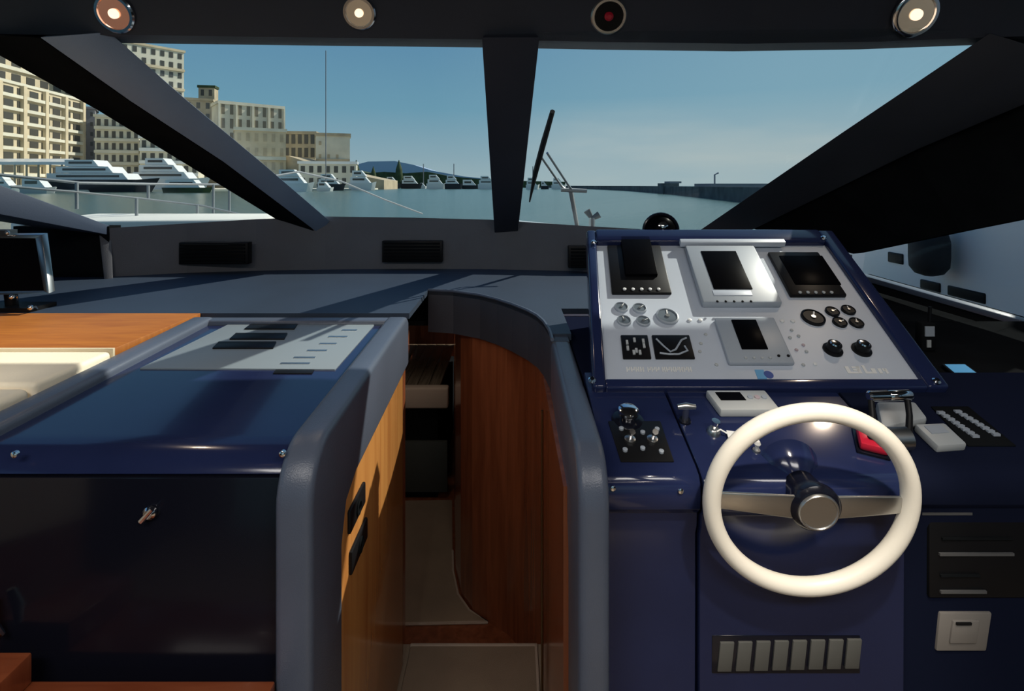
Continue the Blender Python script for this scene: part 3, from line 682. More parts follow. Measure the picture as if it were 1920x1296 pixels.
# eight grey slats low on the helm and the white socket plate
gy = 1.017
SLATG = mat('dim_grey_slat', (.085, .085, .078), .5)
PLATEG = mat('warm_grey_plate', (.21, .19, .17), .5)
t = thing('vent_grille', 'row of eight pale grey upright slats low on the navy helm front', 'vent', P(1475, 1257, gy))
a, b = P(1334, 1262, gy), P(1612, 1190, gy)
build('frame', MB().box(a.x, b.x, gy - .002, gy + .015, a.z, b.z), NAVYDK, t, .002)
for i in range(8):
    xl = 1346 + i * 34.0; p0, p1 = P(xl, 1255 - i * .8, gy), P(xl + 26, 1201 - i * .8, gy)
    k = .003
    build('slat', MB().hexa([Vector((p0.x - k, gy - .006, p0.z)), Vector((p1.x - k, gy - .006, p0.z)), Vector((p1.x + k, gy - .006, p1.z)), Vector((p0.x + k, gy - .006, p1.z))],
                            [Vector((p0.x - k, gy - .001, p0.z)), Vector((p1.x - k, gy - .001, p0.z)), Vector((p1.x + k, gy - .001, p1.z)), Vector((p0.x + k, gy - .001, p1.z))]), SLATG, t, .001)
gy = 1.03
t = thing('socket_plate', 'pale grey square socket plate low at the right of the helm', 'socket', P(1808, 1222, gy))
g = [P(1756, 1222, gy - .004), P(1850, 1222, gy - .004), P(1861, 1150, gy - .004), P(1763, 1150, gy - .004)]
build('plate', MB().hexa(g, [v + Vector((0, .012, 0)) for v in g]), PLATEG, t, .003)
g = [P(1782, 1208, gy - .008), P(1832, 1208, gy - .008), P(1838, 1165, gy - .008), P(1788, 1165, gy - .008)]
o = build('insert', MB().hexa(g, [v + Vector((0, .006, 0)) for v in g]), PLATEG, t, .002)
g = [P(1794, 1173, gy - .011), P(1822, 1173, gy - .011), P(1823, 1169, gy - .011), P(1795, 1169, gy - .011)]
build('slot', MB().hexa(g, [v + Vector((0, .004, 0)) for v in g]), BLACK, o)

# ================================================================== LEFT SIDE: monitor, worktop, settee
d_ = 1.90
a, b = P(-118, 556, d_ - .02), P(94, 550, d_ - .02); tl, tr = P(-122, 441, d_ + .05), P(80, 440, d_ + .05)
mo = thing('monitor', 'silver framed computer monitor at the left edge of the dashboard', 'monitor', Vector((a.x / 2 + b.x / 2, 1.92, SH)))
k = Vector((0, .025, .004)); F_ = [a, b, tr, tl]; cF = sum(F_, Vector()) / 4
build('screen', MB().hexa([v + (cF - v) * .06 for v in F_], [v + (cF - v) * .06 + k for v in F_]), SCREEN, mo)
def bar(p, q, in0, in1):
    return MB().hexa([p, q, q + in1, p + in0], [v + k for v in (p, q, q + in1, p + in0)])
ii = lambda v, f=.08: (cF - v) * f
fr = -Vector((0, .004, 0))
m = MB()
pts = [v + fr for v in F_]; inn = [v + (cF - v).normalized() * .024 + fr for v in F_]
for i in range(4):
    j = (i + 1) % 4; m.hexa([pts[i], pts[j], inn[j], inn[i]], [pts[i] + k, pts[j] + k, inn[j] + k, inn[i] + k])
build('bezel', m, STEEL, mo, .001)
p_ = P(8, 437, d_ + .05); build('webcam', MB().box(p_.x - .06, p_.x + .03, p_.y - .02, p_.y + .02, p_.z - .008, p_.z + .012).ball(p_ + Vector((.028, -.018, .002)), .008), STEEL, mo, 0)
bx = (a.x + b.x) / 2
build('stand', MB().tube([Vector((bx, 1.94, -.36)), Vector((bx, 1.95, SH + .01))], .02, 12).box(bx - .10, bx + .12, 1.89, 2.0, SH, SH + .015), BLACK, mo)
for px, py, sc in ((22, 557, .0095), (57, 577, .0095)):
    c = P(px, py, 1.87); build('control_knob', MB().ball(c, sc).tube([c, c + Vector((0, .02, 0))], .003, 6).tube([c + Vector((0, .02, 0)), Vector((c.x - .02, 1.92, SH + .005))], .003, 6), CHROME, mo)
# wooden worktop
wt = thing('worktop', 'honey wood worktop left of the chart console', 'worktop', (-1.75, 1.67, SH - .05))
build('top', MB().box(-2.42, -1.094, 1.47, 1.875, SH - .03, SH + .002), TEAK, wt, .003)
build('edging', MB().box(-2.42, -1.094, 1.462, 1.47, SH - .03, SH + .003), mat('pale_edging', (.70, .60, .42), .4), wt, .001)
build('base', MB().box(-2.42, -1.10, 1.50, 1.86, FLOOR, SH - .03), CHERRY, wt)
st_ = thing('settee', 'cream upholstered settee between the worktop and the chart console', 'settee', (-1.75, 1.1, FLOOR))
build('back_cushion', MB().box(-2.09, -1.095, 1.222, 1.460, -.72, SH - .003), SOFA, st_, .012, 4)
build('seat_cushion', MB().box(-2.08, -1.095, .60, 1.216, -.72, -.460), SOFA, st_, .016, 4)
build('base', MB().box(-2.08, -1.10, .62, 1.45, FLOOR, -.72), CHERRY, st_)
# red wood ledge at the bottom left
lz0 = -.885
wl = thing('bench', 'low reddish wooden bench top in front of the chart console', 'bench', (-.6, .86, FLOOR))
build('seat_board', MB().box(-1.0, -.423, .72, .953, lz0 - .03, lz0), CHERRYR, wl, .003)
build('arm_block', MB().box(-1.0, P(32, 0, .92).x, .72, .950, lz0, P(0, 1222, .95).z), CHERRYR, wl, .004)
build('base', MB().box(-.98, -.44, .76, .93, FLOOR, lz0 - .03), CHERRY, wl)

# ================================================================== COMPANIONWAY
LOW = -1.8
cw = [Vector((.108, 1.12, 0)), Vector((.102, 1.86, 0)), Vector((.085, 1.95, 0)), Vector((.045, 2.06, 0)), Vector((-.02, 2.14, 0)), Vector((-.087, 2.19, 0)), Vector((-.168, 2.25, 0)), Vector((-.225, 2.34, 0)), Vector((-.262, 2.48, 0)), Vector((-.28, 2.62, 0)), Vector((-.33, 3.04, 0)), Vector((-.36, 3.30, 0)), Vector((-.40, 3.9, 0))]
m = MB(); zt_, zb_ = Vector((0, 0, -.632)), Vector((0, 0, LOW))
for i in range(len(cw) - 1):
    a, b = cw[i], cw[i + 1]; n = (b - a).cross(Vector((0, 0, 1))).normalized() * .014
    if n.x < 0: n = -n
    m.hexa([a + zb_, b + zb_, b + zt_, a + zt_], [a + n + zb_, b + n + zb_, b + n + zt_, a + n + zt_])
struct('wall_stairwell', m, CHERRY, label='curved reddish wood wall on the right of the stairs')
struct('wall_cabin', MB().box(-.80, -.76, 1.86, 4.2, LOW, -.62).box(-.80, -.38, 1.86, 1.90, LOW, -.62).box(-.8, -.3, 4.2, 4.25, LOW, -.6), CHERRY)
struct('floor_lower', MB().box(-.80, .12, 1.80, 4.2, LOW - .04, LOW).box(-.4, .12, 1.86, 1.88, LOW, FLOOR - .04), CHERRY)
struct('ceiling_lower', MB().box(-.80, .10, 2.36, 4.2, -.62, -.60), MATTE)
# wood strip lining of the right wall near edge (gilt line in the photo)
build_tube = MB().tube([Vector((.094, 1.66, FLOOR)), Vector((.094, 1.66, -.7))], .004, 8)
tag(build('hinge_rod', build_tube, mat('old_brass', (.25, .18, .10), .35, metal=1)), 'thin brass hinge line standing on the stairwell wall', 'hinge')
# carpets
t = thing('stair_carpet', 'beige carpet mat at the head of the stairs', 'carpet', (-.13, 1.4, FLOOR))
build('pile', MB().box(-.350, .080, 1.0, 1.845, FLOOR, FLOOR + .010), CARPET, t, .004)
build('binding', MB().box(-.352, .086, 1.840, 1.852, FLOOR, FLOOR + .012).box(.078, .088, 1.0, 1.852, FLOOR, FLOOR + .012), CARPETE, t, .003)
lc = [Vector((-.70, 2.175, LOW))] + [Vector((v.x - .012, v.y, LOW)) for v in cw[5:11]] + [Vector((-.70, 3.03, LOW))]
t = thing('landing_carpet', 'beige carpet with a curved edge on the lower landing', 'carpet', (-.45, 2.6, LOW))
build('pile', MB().prism(lc, (0, 0, .008)), CARPET, t)
build('binding', MB().tube([lc[0] + Vector((0, 0, .006))] + [v + Vector((0, 0, .006)) for v in lc[1:6]], .006, 6), CARPETE, t)
# bench at the end of the lower passage
t = thing('berth', 'low berth with plank top at the end of the lower passage', 'berth', (-.56, 3.4, LOW))
build('base', MB().box(-.755, -.43, 3.08, 4.0, LOW, -1.28), MATTE, t)
build('front_board', MB().box(-.70, -.372, 3.06, 3.08, LOW + .04, -1.47), mat('dim_grey_board', (.06, .065, .055), .7), t, .002)
build('nosing', MB().box(-.755, -.365, 3.04, 3.10, -1.275, -1.155), CARPETE, t, .012, 3)
m = MB()
for i in range(5): m.box(-.755 + i * .068, -.755 + i * .068 + .064, 3.10, 3.9, -1.18, -1.160)
build('plank_top', m, PLANK, t, .002)

# ================================================================== DOWNLIGHTS IN THE HEADER
fn = Vector((0, -UP.z, UP.y)).normalized() * 1
if fn.y > 0: fn = -fn
def spot(name, loc, e, d, col=(1, .80, .60), ang=130):
    l = bpy.data.lights.new(name, 'SPOT'); l.energy = e; l.color = col; l.spot_size = math.radians(ang); l.spot_blend = .8; l.shadow_soft_size = .03
    o = bpy.data.objects.new(name, l); COL.objects.link(o); o.location = Vector(loc) + Vector((0, 0, EYE)); o.rotation_euler = Vector(d).to_track_quat('-Z', 'Y').to_euler()
BULB = mat('warm_bulb', (1, .8, .6), .3, emit=(1.0, .72, .50), estr=1.5)
COPPER = mat('copper_reflector', (.80, .42, .28), .22, metal=1, emit=(.8, .30, .16), estr=.22)
SATIN = mat('satin_reflector', (.75, .70, .60), .22, metal=1, emit=(.8, .6, .4), estr=.12)
def hy(px):
    for i in range(len(HP) - 1):
        if hd[i][0] <= px <= hd[i + 1][0]:
            u = (px - hd[i][0]) / (hd[i + 1][0] - hd[i][0]); return HP[i].lerp(HP[i + 1], u)
for px, py, r, lb, rm, on in ((216, 25, .060, 'copper toned round downlight above the left pillar', COPPER, 1), (674, 24, .052, 'small satin round downlight left of the centre pillar', SATIN, 1),
                              (1141, 30, .058, 'dark unlit round downlight right of the centre pillar', BLACK, 0), (1716, 27, .072, 'large satin round downlight above the right pillar', SATIN, 1)):
    c = hit(px, py, hy(px), fn); t = thing('downlight', lb, 'light', c, 'downlights along the header')
    build('ring', MB().lathe(c, fn, [(r * .78, .0), (r, .0), (r, .006), (r * .93, .010), (r * .80, .010), (r * .76, .004)], 36), CHROME if on else STEEL, t)
    build('reflector', MB().lathe(c, fn, [(r * .76, .005), (r * .62, .002), (r * .3, .001)], 32), rm, t)
    build('bulb', MB().lathe(c + fn * .002, fn, [(r * .26, 0), (r * .24, .010), (r * .12, .016)], 20), BULB if on else RED, t)
    if on: spot('header_spot', c + fn * .03, {216: 3, 674: 3, 1716: 5}[px], fn * .35 + Vector((0, 0, -1)))

# unseen downlights added to brighten helm, settee, saloon and lower passage
for x, y, z, e, lb in ((-1.1, .1, CEILZ, 6, 'added fill downlight over the left seats'), (.55, .25, CEILZ, 16, 'added fill downlight over the helm seat'), (-.2, -1.4, CEILZ, 14, 'added fill downlight in the saloon near the aft door'), (-.45, 2.75, -.62, 1.1, 'small added fill downlight over the lower passage')):
    c = Vector((x, y, z)); t = thing('downlight', lb, 'light', c, 'added ceiling downlights')
    build('ring', MB().lathe(c, (0, 0, -1), [(.042, 0), (.055, 0), (.055, .006), (.044, .010), (.041, .004)], 32), CHROME, t)
    build('bulb', MB().lathe(c, (0, 0, -1), [(.03, 0), (.028, .008), (.012, .012)], 20), BULB, t)
    if x == .55: spot('helm_fill_spot', c + Vector((0, 0, -.03)), 90, Vector((.53, .93, -.60)) - c, (1, .90, .76), 26)
    elif x == -1.1: spot('settee_fill_spot', c + Vector((0, 0, -.03)), 55, Vector((-1.55, 1.22, -.46)) - c, (1, .92, .80), 34)
    else: spot('ceiling_fill_spot', c + Vector((0, 0, -.03)), e, (0, 0, -1), (1, .90, .78), 150)

for x, lb in ((-.75, 'long added fill light over the left of the saloon behind the camera'), (.75, 'long added fill light over the right of the saloon behind the camera')):  # unseen fill panels added to lift the interior brightness
    c = Vector((x, -.45, CEILZ)); t = thing('fill_panel', lb, 'light', c, 'added saloon fill lights')
    build('housing', MB().box(x - .55, x + .55, -.63, -.27, CEILZ - .03, CEILZ), WHITE, t, .006)
    build('diffuser', MB().box(x - .52, x + .52, -.60, -.30, CEILZ - .034, CEILZ - .03), mat('fill_diffuser', (.9, .9, .88), .5, emit=(1, .96, .90), estr=3), t)
    l = bpy.data.lights.new('saloon_fill', 'AREA'); l.shape = 'RECTANGLE'; l.size = 1.04; l.size_y = .3; l.energy = 16; l.color = (1, .96, .92)
    lo_ = bpy.data.objects.new('saloon_fill', l); COL.objects.link(lo_); lo_.location = (x, -.45, CEILZ - .04 + EYE)

# ================================================================== WIPER (outside the glass)
wo_ = Vector((0, 2.92, -.195)); wnm = Vector((0, .568, 1)).normalized()
def wg(px, py, h=.0): return hit(px, py, wo_ + wnm * h, wnm)
t = thing('windscreen_wiper', 'black wiper parked upright outside the right windscreen pane', 'wiper', wg(1070, 345))
build('blade', MB().tube([wg(993, 378), wg(1005, 320), wg(1020, 265), wg(1036, 209)], [.004, .013, .013, .010], 8), RUBBER, t)
build('arm', MB().tube([wg(1013, 292, .02), wg(1052, 348, .02), wg(1062, 357, .0)], .0055, 8), STEEL, t)
build('arm', MB().tube([wg(1026, 287, .02), wg(1064, 345, .02), wg(1072, 356, .0)], .0055, 8), STEEL, t)
build('pivot', MB().tube([wg(1052, 356), wg(1100, 358)], .010, 8).tube([wg(1070, 358), wg(1085, 440)], .012, 8), PALEGREY, t)

# ================================================================== FOREDECK OUTSIDE
dkz = -.80
fd = thing('foredeck', 'white foredeck of the yacht outside the windscreen', 'deck', (0, 7, -1.2))
build('deck_plate', MB().prism([Vector(v) for v in ((-2.9, 4.4, dkz), (2.9, 4.4, dkz), (2.7, 6, dkz), (1.6, 10, dkz), (0, 12.5, dkz), (-1.6, 10, dkz), (-2.7, 6, dkz))], (0, 0, -.1)), HULLW, fd)
build('hull', MB().prism([Vector(v) for v in ((-2.9, 4.4, -1.0), (2.9, 4.4, -1.0), (2.7, 6, -1.0), (1.5, 10, -1.0), (0, 12.4, -1.0), (-1.5, 10, -1.0), (-2.7, 6, -1.0))], (0, 0, -2.8)), HULLW, fd)
build('coachroof', MB().prism([Vector(v) for v in ((-3.3, 3.5, -.236), (-1.72, 3.7, -.232), (-1.78, 4.25, -.222), (-3.3, 4.25, -.222))], (0, 0, -.30)), mat('deck_moulding', (.82, .80, .72), .8, spec=0), fd, .02, 3)
RAIL = mat('rail_steel', (.22, .24, .25), .5)
gr = thing('guard_rail', 'thin steel guard rail with stanchions outside the left windows', 'railing', P(250, 415, 4.0) * 1.0)
build('top_rail', MB().tube([P(-60, 322, 3.3), P(60, 334, 3.5), P(150, 343, 3.7), P(280, 345, 4.2), P(420, 346, 4.8), P(560, 322, 5.4), P(640, 340, 6.0), P(720, 374, 6.6), P(792, 401, 7.0)], .010, 8), RAIL, gr)
build('middle_rail', MB().tube([P(20, 350, 3.4), P(142, 360, 3.65), P(262, 372, 4.05), P(380, 386, 4.3), P(450, 402, 4.4)], .008, 8), RAIL, gr)
for px, y0, y1, d in ((144, 342, 392, 3.66), (256, 372, 414, 4.0), (278, 344, 372, 4.2), (370, 385, 412, 4.25), (400, 346, 400, 4.7), (430, 350, 402, 4.8)):
    build('stanchion', MB().tube([P(px, y0, d), P(px, y1, d)], .011, 8), RAIL, gr)
c = P(1110, 414, 5.2)
t = thing('deck_cleat', 'small dark two eared cleat beyond the right pane', 'cleat', c)
build('base', MB().tube([c + Vector((0, 0, -.40)), c + Vector((0, 0, .03))], .03, 10), STEEL, t)
build('horn', MB().tube([c + Vector((0, 0, .02)), c + Vector((-.05, 0, .10))], [.02, .035], 8), ROCK, t); build('horn', MB().tube([c + Vector((0, 0, .02)), c + Vector((.07, 0, .06))], [.02, .035], 8), ROCK, t)

# ================================================================== HARBOUR
SEA = -3.5
wm = bpy.data.materials.new('harbour_water'); wm.use_nodes = True; t_ = wm.node_tree; b_ = t_.nodes['Principled BSDF']
b_.inputs['Base Color'].default_value = (.07, .12, .10, 1); b_.inputs['Roughness'].default_value = .2
cc = N(t_, 'ShaderNodeTexCoord'); n1 = N(t_, 'ShaderNodeTexNoise'); n1.inputs['Scale'].default_value = 1.1; n1.inputs['Detail'].default_value = 5
t_.links.new(cc.outputs['Object'], n1.inputs['Vector']); bp = N(t_, 'ShaderNodeBump'); bp.inputs['Strength'].default_value = .5; bp.inputs['Distance'].default_value = .25
t_.links.new(n1.outputs['Fac'], bp.inputs['Height']); t_.links.new(bp.outputs[0], b_.inputs['Normal'])
o = build('harbour_water', MB().add([(-2500, -300, SEA), (2500, -300, SEA), (2500, 5000, SEA), (-2500, 5000, SEA)], [(0, 1, 2, 3)]), wm)
tag(o, 'blue green harbour water spreading beyond the bow', 'water', kind='stuff')

def facade(label, px0, d0, px1, d1, ytop, base, floors, bays, wallm, slabm, winm, depth=22, bal=1, ww=.55, wh_=.55, roof=None, group=None, skip=0, piers=0):
    p0, p1 = Vector(((px0 - CX) / FPX * d0, d0, 0)), Vector(((px1 - CX) / FPX * d1, d1, 0))
    H = (CY - ytop) / FPX * d1
    u = (p1 - p0); L = u.length; u = u / L; n = Vector((u.y, -u.x, 0))
    if n.dot(-p0) < 0: n = -n
    cB = (p0 + p1) / 2; cB.z = base
    t = thing('building', label, 'building', cB, group)
    Z = Vector((0, 0, 1))
    q = [p0, p1, p1 - n * depth, p0 - n * depth]
    build('walls', MB().hexa([v + Z * base for v in q], [v + Z * H for v in q]), wallm, t)
    fh = (H - base) / floors
    m = MB(); q = [p0 - u * 1 + n * 1, p1 + u * 1 + n * 1, p1 + u - n * depth, p0 - u - n * depth]
    if piers:
        for i in range(piers + 1):
            a = p0 + u * (L * i / piers); w_ = u * (L * .012)
            build('pier', MB().hexa([v + Z * base for v in (a - w_, a + w_, a + w_ + n * 2.6, a - w_ + n * 2.6)], [v + Z * (H) for v in (a - w_, a + w_, a + w_ + n * 2.6, a - w_ + n * 2.6)]), wallm, t)
    build('roof', m.hexa([v + Z * (H) for v in q], [v + Z * (H + fh * .22) for v in q]), roof or slabm, t)
    for i in range(1, floors):
        z = base + fh * i
        if bal and i % bal == 0:
            q = [p0 + n * .1, p1 + n * .1, p1 + n * 2.2, p0 + n * 2.2]
            build('balcony', MB().hexa([v + Z * (z - .25) for v in q], [v + Z * (z + fh * .22) for v in q]), slabm, t)
    bw = L / bays
    for i in range(floors):
        for j in range(bays):
            if skip and random.random() < skip: continue
            s = bw * (j + .5 - ww / 2); e_ = bw * (j + .5 + ww / 2); z = base + fh * (i + .28)
            a, b = p0 + u * s - n * .3, p0 + u * e_ - n * .3
            build('window', MB().hexa([a + Z * z, b + Z * z, b + Z * (z + fh * wh_), a + Z * (z + fh * wh_)], [v + n * .6 for v in (a + Z * z, b + Z * z, b + Z * (z + fh * wh_), a + Z * (z + fh * wh_))]), winm, t)
    return t
G0 = SEA + 1.2
facade('large cream hotel with long balconies behind the left quay', -120, 300, 152, 430, 190, G0, 8, 11, STONE, STONE2, SHUT, depth=40, ww=.7, wh_=.5, piers=6)
facade('upper setback storeys of a second cream hotel behind the long one', -120, 350, 140, 476, 138, G0, 9, 9, STONE, STONE2, SHUT, depth=30, bal=2, ww=.6, wh_=.5)
facade('narrow grey block beside the cream hotel', 153, 445, 178, 450, 205, G0, 8, 2, GREYST, GREYST, SHUT, depth=30, bal=0, ww=.4, wh_=.4)
facade('white terraced block right of the grey block', 178, 430, 262, 440, 222, G0, 6, 6, STONE2, STONE2, SHUT, depth=30, bal=1, ww=.5)
facade('lower white terrace wing stepping towards the pillar', 262, 425, 372, 440, 262, G0, 4, 7, STONE2, HULLW, SHUT, depth=30, ww=.5)
facade('tall cream tower rising above the left pillar', 225, 470, 345, 510, 99, G0, 14, 7, STONE2, STONE, SHUT, depth=40, bal=2, ww=.45)
facade('small roof house behind the pillar', 345, 560, 398, 570, 190, G0, 8, 3, STONE3, STONE3, SHUT, depth=18, bal=0, ww=.4)
facade('roof turret above the small roof house', 372, 596, 402, 599, 165, G0, 9, 2, STONE3, GREEN, SHUT, depth=12, bal=0, ww=.4)
facade('cream palace with tall bays right of the pillar', 410, 520, 532, 560, 205, G0, 6, 8, STONE2, STONE2, mat('pale_glazing', (.20, .17, .12), .4), depth=30, bal=3, ww=.4, wh_=.7, piers=4)
facade('tan lower wing of the palace on the slope', 440, 480, 536, 500, 248, G0, 4, 6, STONE, STONE2, STONE3, depth=30, bal=2, ww=.4)
facade('villa with dark arched windows beyond the palace', 532, 600, 592, 604, 252, G0, 4, 5, STONE3, STONE3, SHUT, depth=25, bal=2, ww=.6, wh_=.7)
facade('pale square villa below the thin mast', 592, 540, 656, 550, 256, G0, 4, 4, STONE2, STONE3, STONE3, depth=25, bal=2, ww=.3, wh_=.3, skip=.3)
facade('low white harbour house at the foot of the slope', 560, 470, 668, 480, 308, G0, 2, 7, STONE2, HULLW, SHUT, depth=14, bal=0, ww=.5)
# slopes
def hill(label, pts, d, z0, mm, name='hill', thick=60):
    m = MB(); poly = [P(px, py, d) for px, py in pts] + [Vector(((pts[-1][0] - CX) / FPX * d, d, z0)), Vector(((pts[0][0] - CX) / FPX * d, d, z0))]
    m.prism(poly, (0, thick, 0)); o = build(name, m, mm); tag(o, label, 'hill'); o['kind'] = 'structure'; return o
hill('tan built up slope under the palace and villas', [(300, 285), (400, 276), (470, 285), (540, 292), (600, 312), (680, 330), (720, 338)], 505, SEA, STONE3)
hill('green garden strip along the shore', [(560, 330), (620, 335), (660, 318), (690, 325), (720, 322), (760, 325), (800, 322), (840, 330), (880, 334), (930, 338), (1060, 341)], 900, SEA, GREEN)
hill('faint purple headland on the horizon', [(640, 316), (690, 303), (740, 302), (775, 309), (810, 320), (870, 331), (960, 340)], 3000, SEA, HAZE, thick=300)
for px, h in ((748, 300), (640, 298), (668, 300), (700, 312)):
    c = P(px, h, 880); o = thing('cypress_tree', 'dark tree on the far shore ' + {748: 'right of the villas', 640: 'beside the pale square villa', 668: 'just past the pale villa', 700: 'above the white moored boats'}[px], 'tree', Vector((c.x, c.y, SEA + .1)), 'trees on the far shore')
    H = c.z - (SEA + .1)
    build('crown', MB().lathe(Vector((c.x, c.y, SEA + .1 + H * .15)), (0, 0, 1), [(.5, 0), (H * .14, H * .2), (H * .12, H * .5), (.4, H * .85)], 9), GREEN, o)
    build('trunk', MB().tube([Vector((c.x, c.y, SEA + .1)), Vector((c.x, c.y, SEA + .1 + H * .2))], .6, 6), ROCK, o)
# quay
m = MB().prism([Vector(v) for v in ((-420, 262, SEA - 2), (-300, 270, SEA - 2), (-225, 284, SEA - 2), (-118, 400, SEA - 2), (-118, 470, SEA - 2), (-420, 470, SEA - 2))], (0, 0, 3.2))
tag(build('quay', m, STONE2), 'pale quay along the foot of the harbour buildings', 'quay', kind='structure')
m = MB().box(-330, -270, 318, 326, SEA, 10.5); 
t = thing('promenade_canopy', 'long white canopy along the quay at the left', 'canopy', P(70, 355, 290))
q = [P(-40, 309, 285), P(138, 309, 292), P(138, 303, 300), P(-40, 303, 293)]
build('roof', MB().hexa(q, [v + Vector((0, 0, 1.6)) for v in q]), HULLW, t)
for i in range(9):
    p_ = q[0].lerp(q[1], i / 8); build('post', MB().tube([p_, Vector((p_.x, p_.y, SEA + 1.2))], .5, 6), STONE3, t)
# breakwater on the right
m = MB()
bw_ = [(1020, 357, 900), (1095, 354.5, 560), (1180, 358, 350), (1280, 366, 200), (1370, 375, 132), (1600, 400, 70)]
A_ = [P(px, CY - SEA / d * FPX * 1.0, d) for px, _, d in bw_]
for i in range(len(A_) - 1):
    a, b = A_[i], A_[i + 1]; ha = 3.5 + .0006 * a.y; w_ = Vector((0, 12, 0)); Z = Vector((0, 0, 1))
    m.hexa([a, b, b + w_, a + w_], [a + Z * 3.2 + Vector((0, 2, 0)), b + Z * 3.2 + Vector((0, 2, 0)), b + Z * 3.2 + w_, a + Z * 3.2 + w_])
tag(build('breakwater', m, ROCK), 'long dark stone breakwater closing the harbour on the right', 'breakwater', kind='structure')
t = thing('pier_head', 'grey blocky pier head with a lamp post at the right end of the breakwater', 'pier', P(1370, 352, 160))
q = [P(1325, 356, 160), P(1430, 356, 150), P(1430, 350, 160), P(1325, 350, 175)]
build('block', MB().box(P(1322, 0, 170).x, P(1430, 0, 170).x, 165, 180, SEA, 0.6), GREYST, t)
c = P(1340, 348, 168); build('lamp_post', MB().tube([c, c + Vector((0, 0, 3.4)), c + Vector((1.2, 0, 4.0))], .25, 6), GREYST, t)
t = thing('breakwater_hut', 'small dark hut on the breakwater', 'hut', P(1255, 348, 230)); c = P(1255, 348, 232)
build('walls', MB().box(c.x - 4, c.x + 3, 228, 236, SEA, 1.0), ROCK, t); build('roof', MB().box(c.x - 1, c.x + 4, 228, 236, 1.0, 1.8), GREYST, t)

def yacht(label, px0, px1, d, h, hullm=HULLW, decks=2, mast=0, group='moored yachts in the harbour'):
    x0, x1 = (px0 - CX) / FPX * d, (px1 - CX) / FPX * d; L = x1 - x0; cx = (x0 + x1) / 2
    t = thing('yacht', label, 'boat', (cx, d, SEA), group); w = max(L * .12, 2.5)
    hh = h * .38; y = d
    build('hull', MB().add([(x0, y - w, SEA + hh), (x1 - L * .12, y - w, SEA + hh), (x1, y, SEA + hh * 1.15), (x1 - L * .12, y + w, SEA + hh), (x0, y + w, SEA + hh),
                            (x0 + L * .02, y - w * .8, SEA - .5), (x1 - L * .18, y - w * .8, SEA - .5), (x1 - L * .08, y, SEA - .5), (x1 - L * .18, y + w * .8, SEA - .5), (x0 + L * .02, y + w * .8, SEA - .5)],
                           [(0, 1, 2, 3, 4), (9, 8, 7, 6, 5), (0, 5, 6, 1), (1, 6, 7, 2), (2, 7, 8, 3), (3, 8, 9, 4), (4, 9, 5, 0)]), hullm, t)
    z = SEA + hh; dh = (h - hh) / decks
    for i in range(decks):
        a, b = x0 + L * (.06 + .07 * i), x1 - L * (.22 + .14 * i)
        q = [Vector((a, y - w * (.8 - .1 * i), z)), Vector((b, y - w * (.8 - .1 * i), z)), Vector((b, y + w * .8, z)), Vector((a, y + w * .8, z))]
        q2 = [v + Vector((0, 0, dh * .94)) for v in q]; q2[1].x -= dh * .8; q2[2].x -= dh * .8
        build('deck_house', MB().hexa(q, q2), HULLW, t)
        yy = y - w * (.8 - .1 * i) - .1
        build('window_band', MB().box(a + (b - a) * .12, b - dh * .7 - (b - a) * .05, yy, yy + .3, z + dh * .35, z + dh * .68), SHUT, t)
        z += dh
    if mast: build('mast', MB().tube([Vector((cx, y, SEA + hh)), Vector((cx, y, mast))], max(.18, d * .0008), 6), GREYST, t)
    return t
yacht('long black hulled motor yacht moored across the left window', 92, 300, 290, 17.5, HULLB, 3)
yacht('white superyacht with stepped decks under the terraced block', 250, 395, 320, 20, decks=3)
yacht('white motor yacht at the far left of the quay', -30, 40, 255, 9, decks=2)
yacht('tan decked boat between the canopy and the black yacht', 45, 105, 240, 7, PALEGREY, 1)
yacht('dark low boat in front of the superyacht', 310, 400, 260, 6.5, GREEN, 1)
yacht('white motor yacht right of the left pillar', 516, 590, 310, 13, decks=2)
yacht('white yacht below the slope', 596, 648, 380, 12, HULLB, 2)
yacht('thin masted sailing boat in front of the pale villa', 596, 626, 330, 6, decks=1, mast=P(610, 95, 330).z)
yacht('bright white gabled motor yacht at the shore end', 655, 706, 400, 15, decks=2)
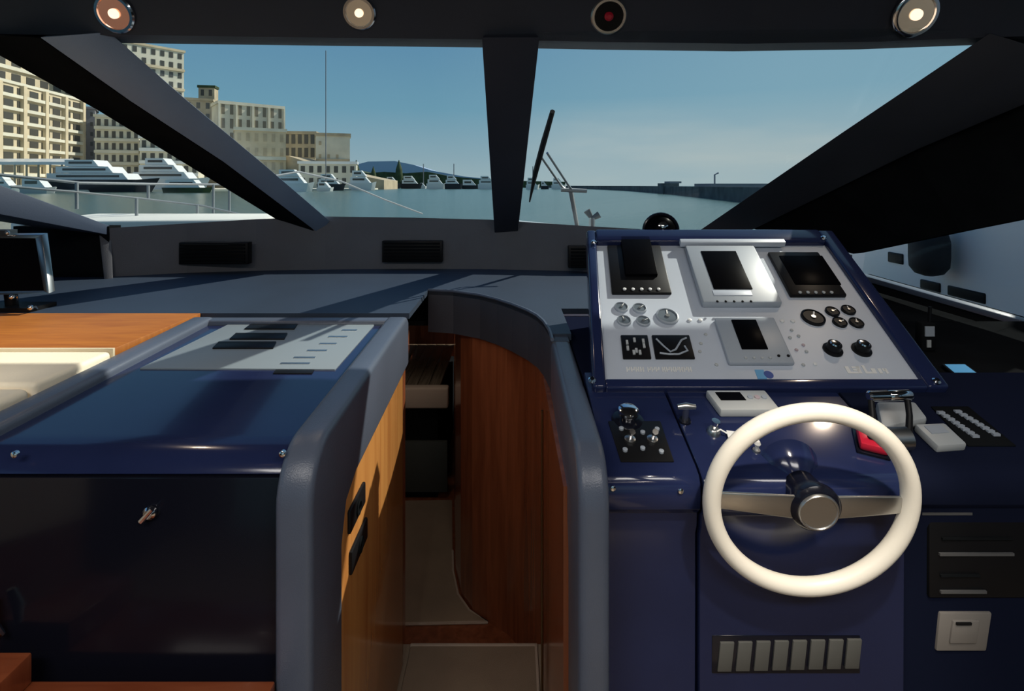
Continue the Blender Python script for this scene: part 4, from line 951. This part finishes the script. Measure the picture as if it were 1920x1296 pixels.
for i, (a, b, d, h, hm, dk_, ms, lb) in enumerate((
    (722, 752, 640, 14, HULLB, 2, 0, 'first of the small white yachts right of the gabled one'),
    (752, 792, 620, 15, HULLB, 2, 0, 'white yacht with a dark hull left of mid window'),
    (788, 800, 640, 7, HULLW, 1, 26, 'slim masted boat left of the white group'),
    (800, 838, 560, 15, HULLW, 2, 0, 'broad white yacht in the middle of the left pane'),
    (834, 868, 540, 14, HULLB, 2, 22, 'white yacht with a dark hull and a short mast'),
    (866, 900, 560, 10, HULLB, 1, 0, 'low dark boat near the centre pillar'),
    (896, 936, 520, 13, HULLW, 2, 0, 'white yacht touching the centre pillar'),
    (986, 1012, 500, 11, HULLW, 2, 18, 'white yacht just right of the centre pillar'),
    (1014, 1030, 520, 8, HULLB, 1, 0, 'small dark boat behind the wiper'),
    (1034, 1062, 520, 11, HULLW, 2, 0, 'white yacht at the foot of the wiper arms'))):
    yacht(lb, a, b, d, h, hm, dk_, ms)
# neighbouring hull seen through the low right window
t = thing('motor_yacht', 'large white hull moored close outside the low right window', 'boat', (4.5, 3.2, SEA))
hx = 3.3
build('hull', MB().add([(hx, -6, SEA - .3), (hx, 6, SEA - .3), (hx, 6, -.05), (hx, -6, -.05), (hx + 4, -6, SEA - .3), (hx + 4, 6, SEA - .3), (hx + 4, 6, -.05), (hx + 4, -6, -.05)],
                       [(0, 1, 2, 3), (7, 6, 5, 4), (0, 4, 5, 1), (1, 5, 6, 2), (2, 6, 7, 3), (3, 7, 4, 0)]), HULLN, t)
build('deck_house', MB().add([(hx + .15, -6, -.05), (hx + .15, 3.4, -.05), (hx + .25, 2.9, 1.3), (hx + .25, -6, 1.3), (hx + 3.4, -6, -.05), (hx + 3.4, 3.4, -.05), (hx + 3.3, 2.9, 1.3), (hx + 3.3, -6, 1.3)],
                             [(0, 1, 2, 3), (7, 6, 5, 4), (0, 4, 5, 1), (1, 5, 6, 2), (2, 6, 7, 3), (3, 7, 4, 0)]), HULLN, t, .05)  # unseen deck house added to keep the sun off the side ledge
for px, py, w_, h_ in ((1680, 484, .09, .06), (1745, 536, .10, .05), (1812, 552, .16, .05)):
    c = hit(px, py, Vector((hx, 0, 0)), Vector((1, 0, 0)))
    o = build('porthole', MB().box(hx - .012, hx + .01, c.y - w_, c.y + w_, c.z - h_ * .75, c.z + h_ * .75), BLACK, t, .010, 3)
c = hit(1742, 485, Vector((hx - .16, 0, 0)), Vector((1, 0, 0)))
t = thing('boat_fender', 'black fender hanging on the neighbouring white hull', 'fender', c - Vector((0, 0, .2)))
build('body', MB().lathe(c - Vector((0, 0, .13)), (0, 0, 1), [(.03, 0), (.09, .02), (.125, .07), (.13, .14), (.13, .26), (.11, .34), (.05, .39), (.02, .41)], 24), RUBBER, t)
build('rope', MB().tube([c + Vector((0, 0, .26)), c + Vector((.02, 0, .46)), Vector((hx + .03, c.y, -.04))], .012, 8), WHITE, t)
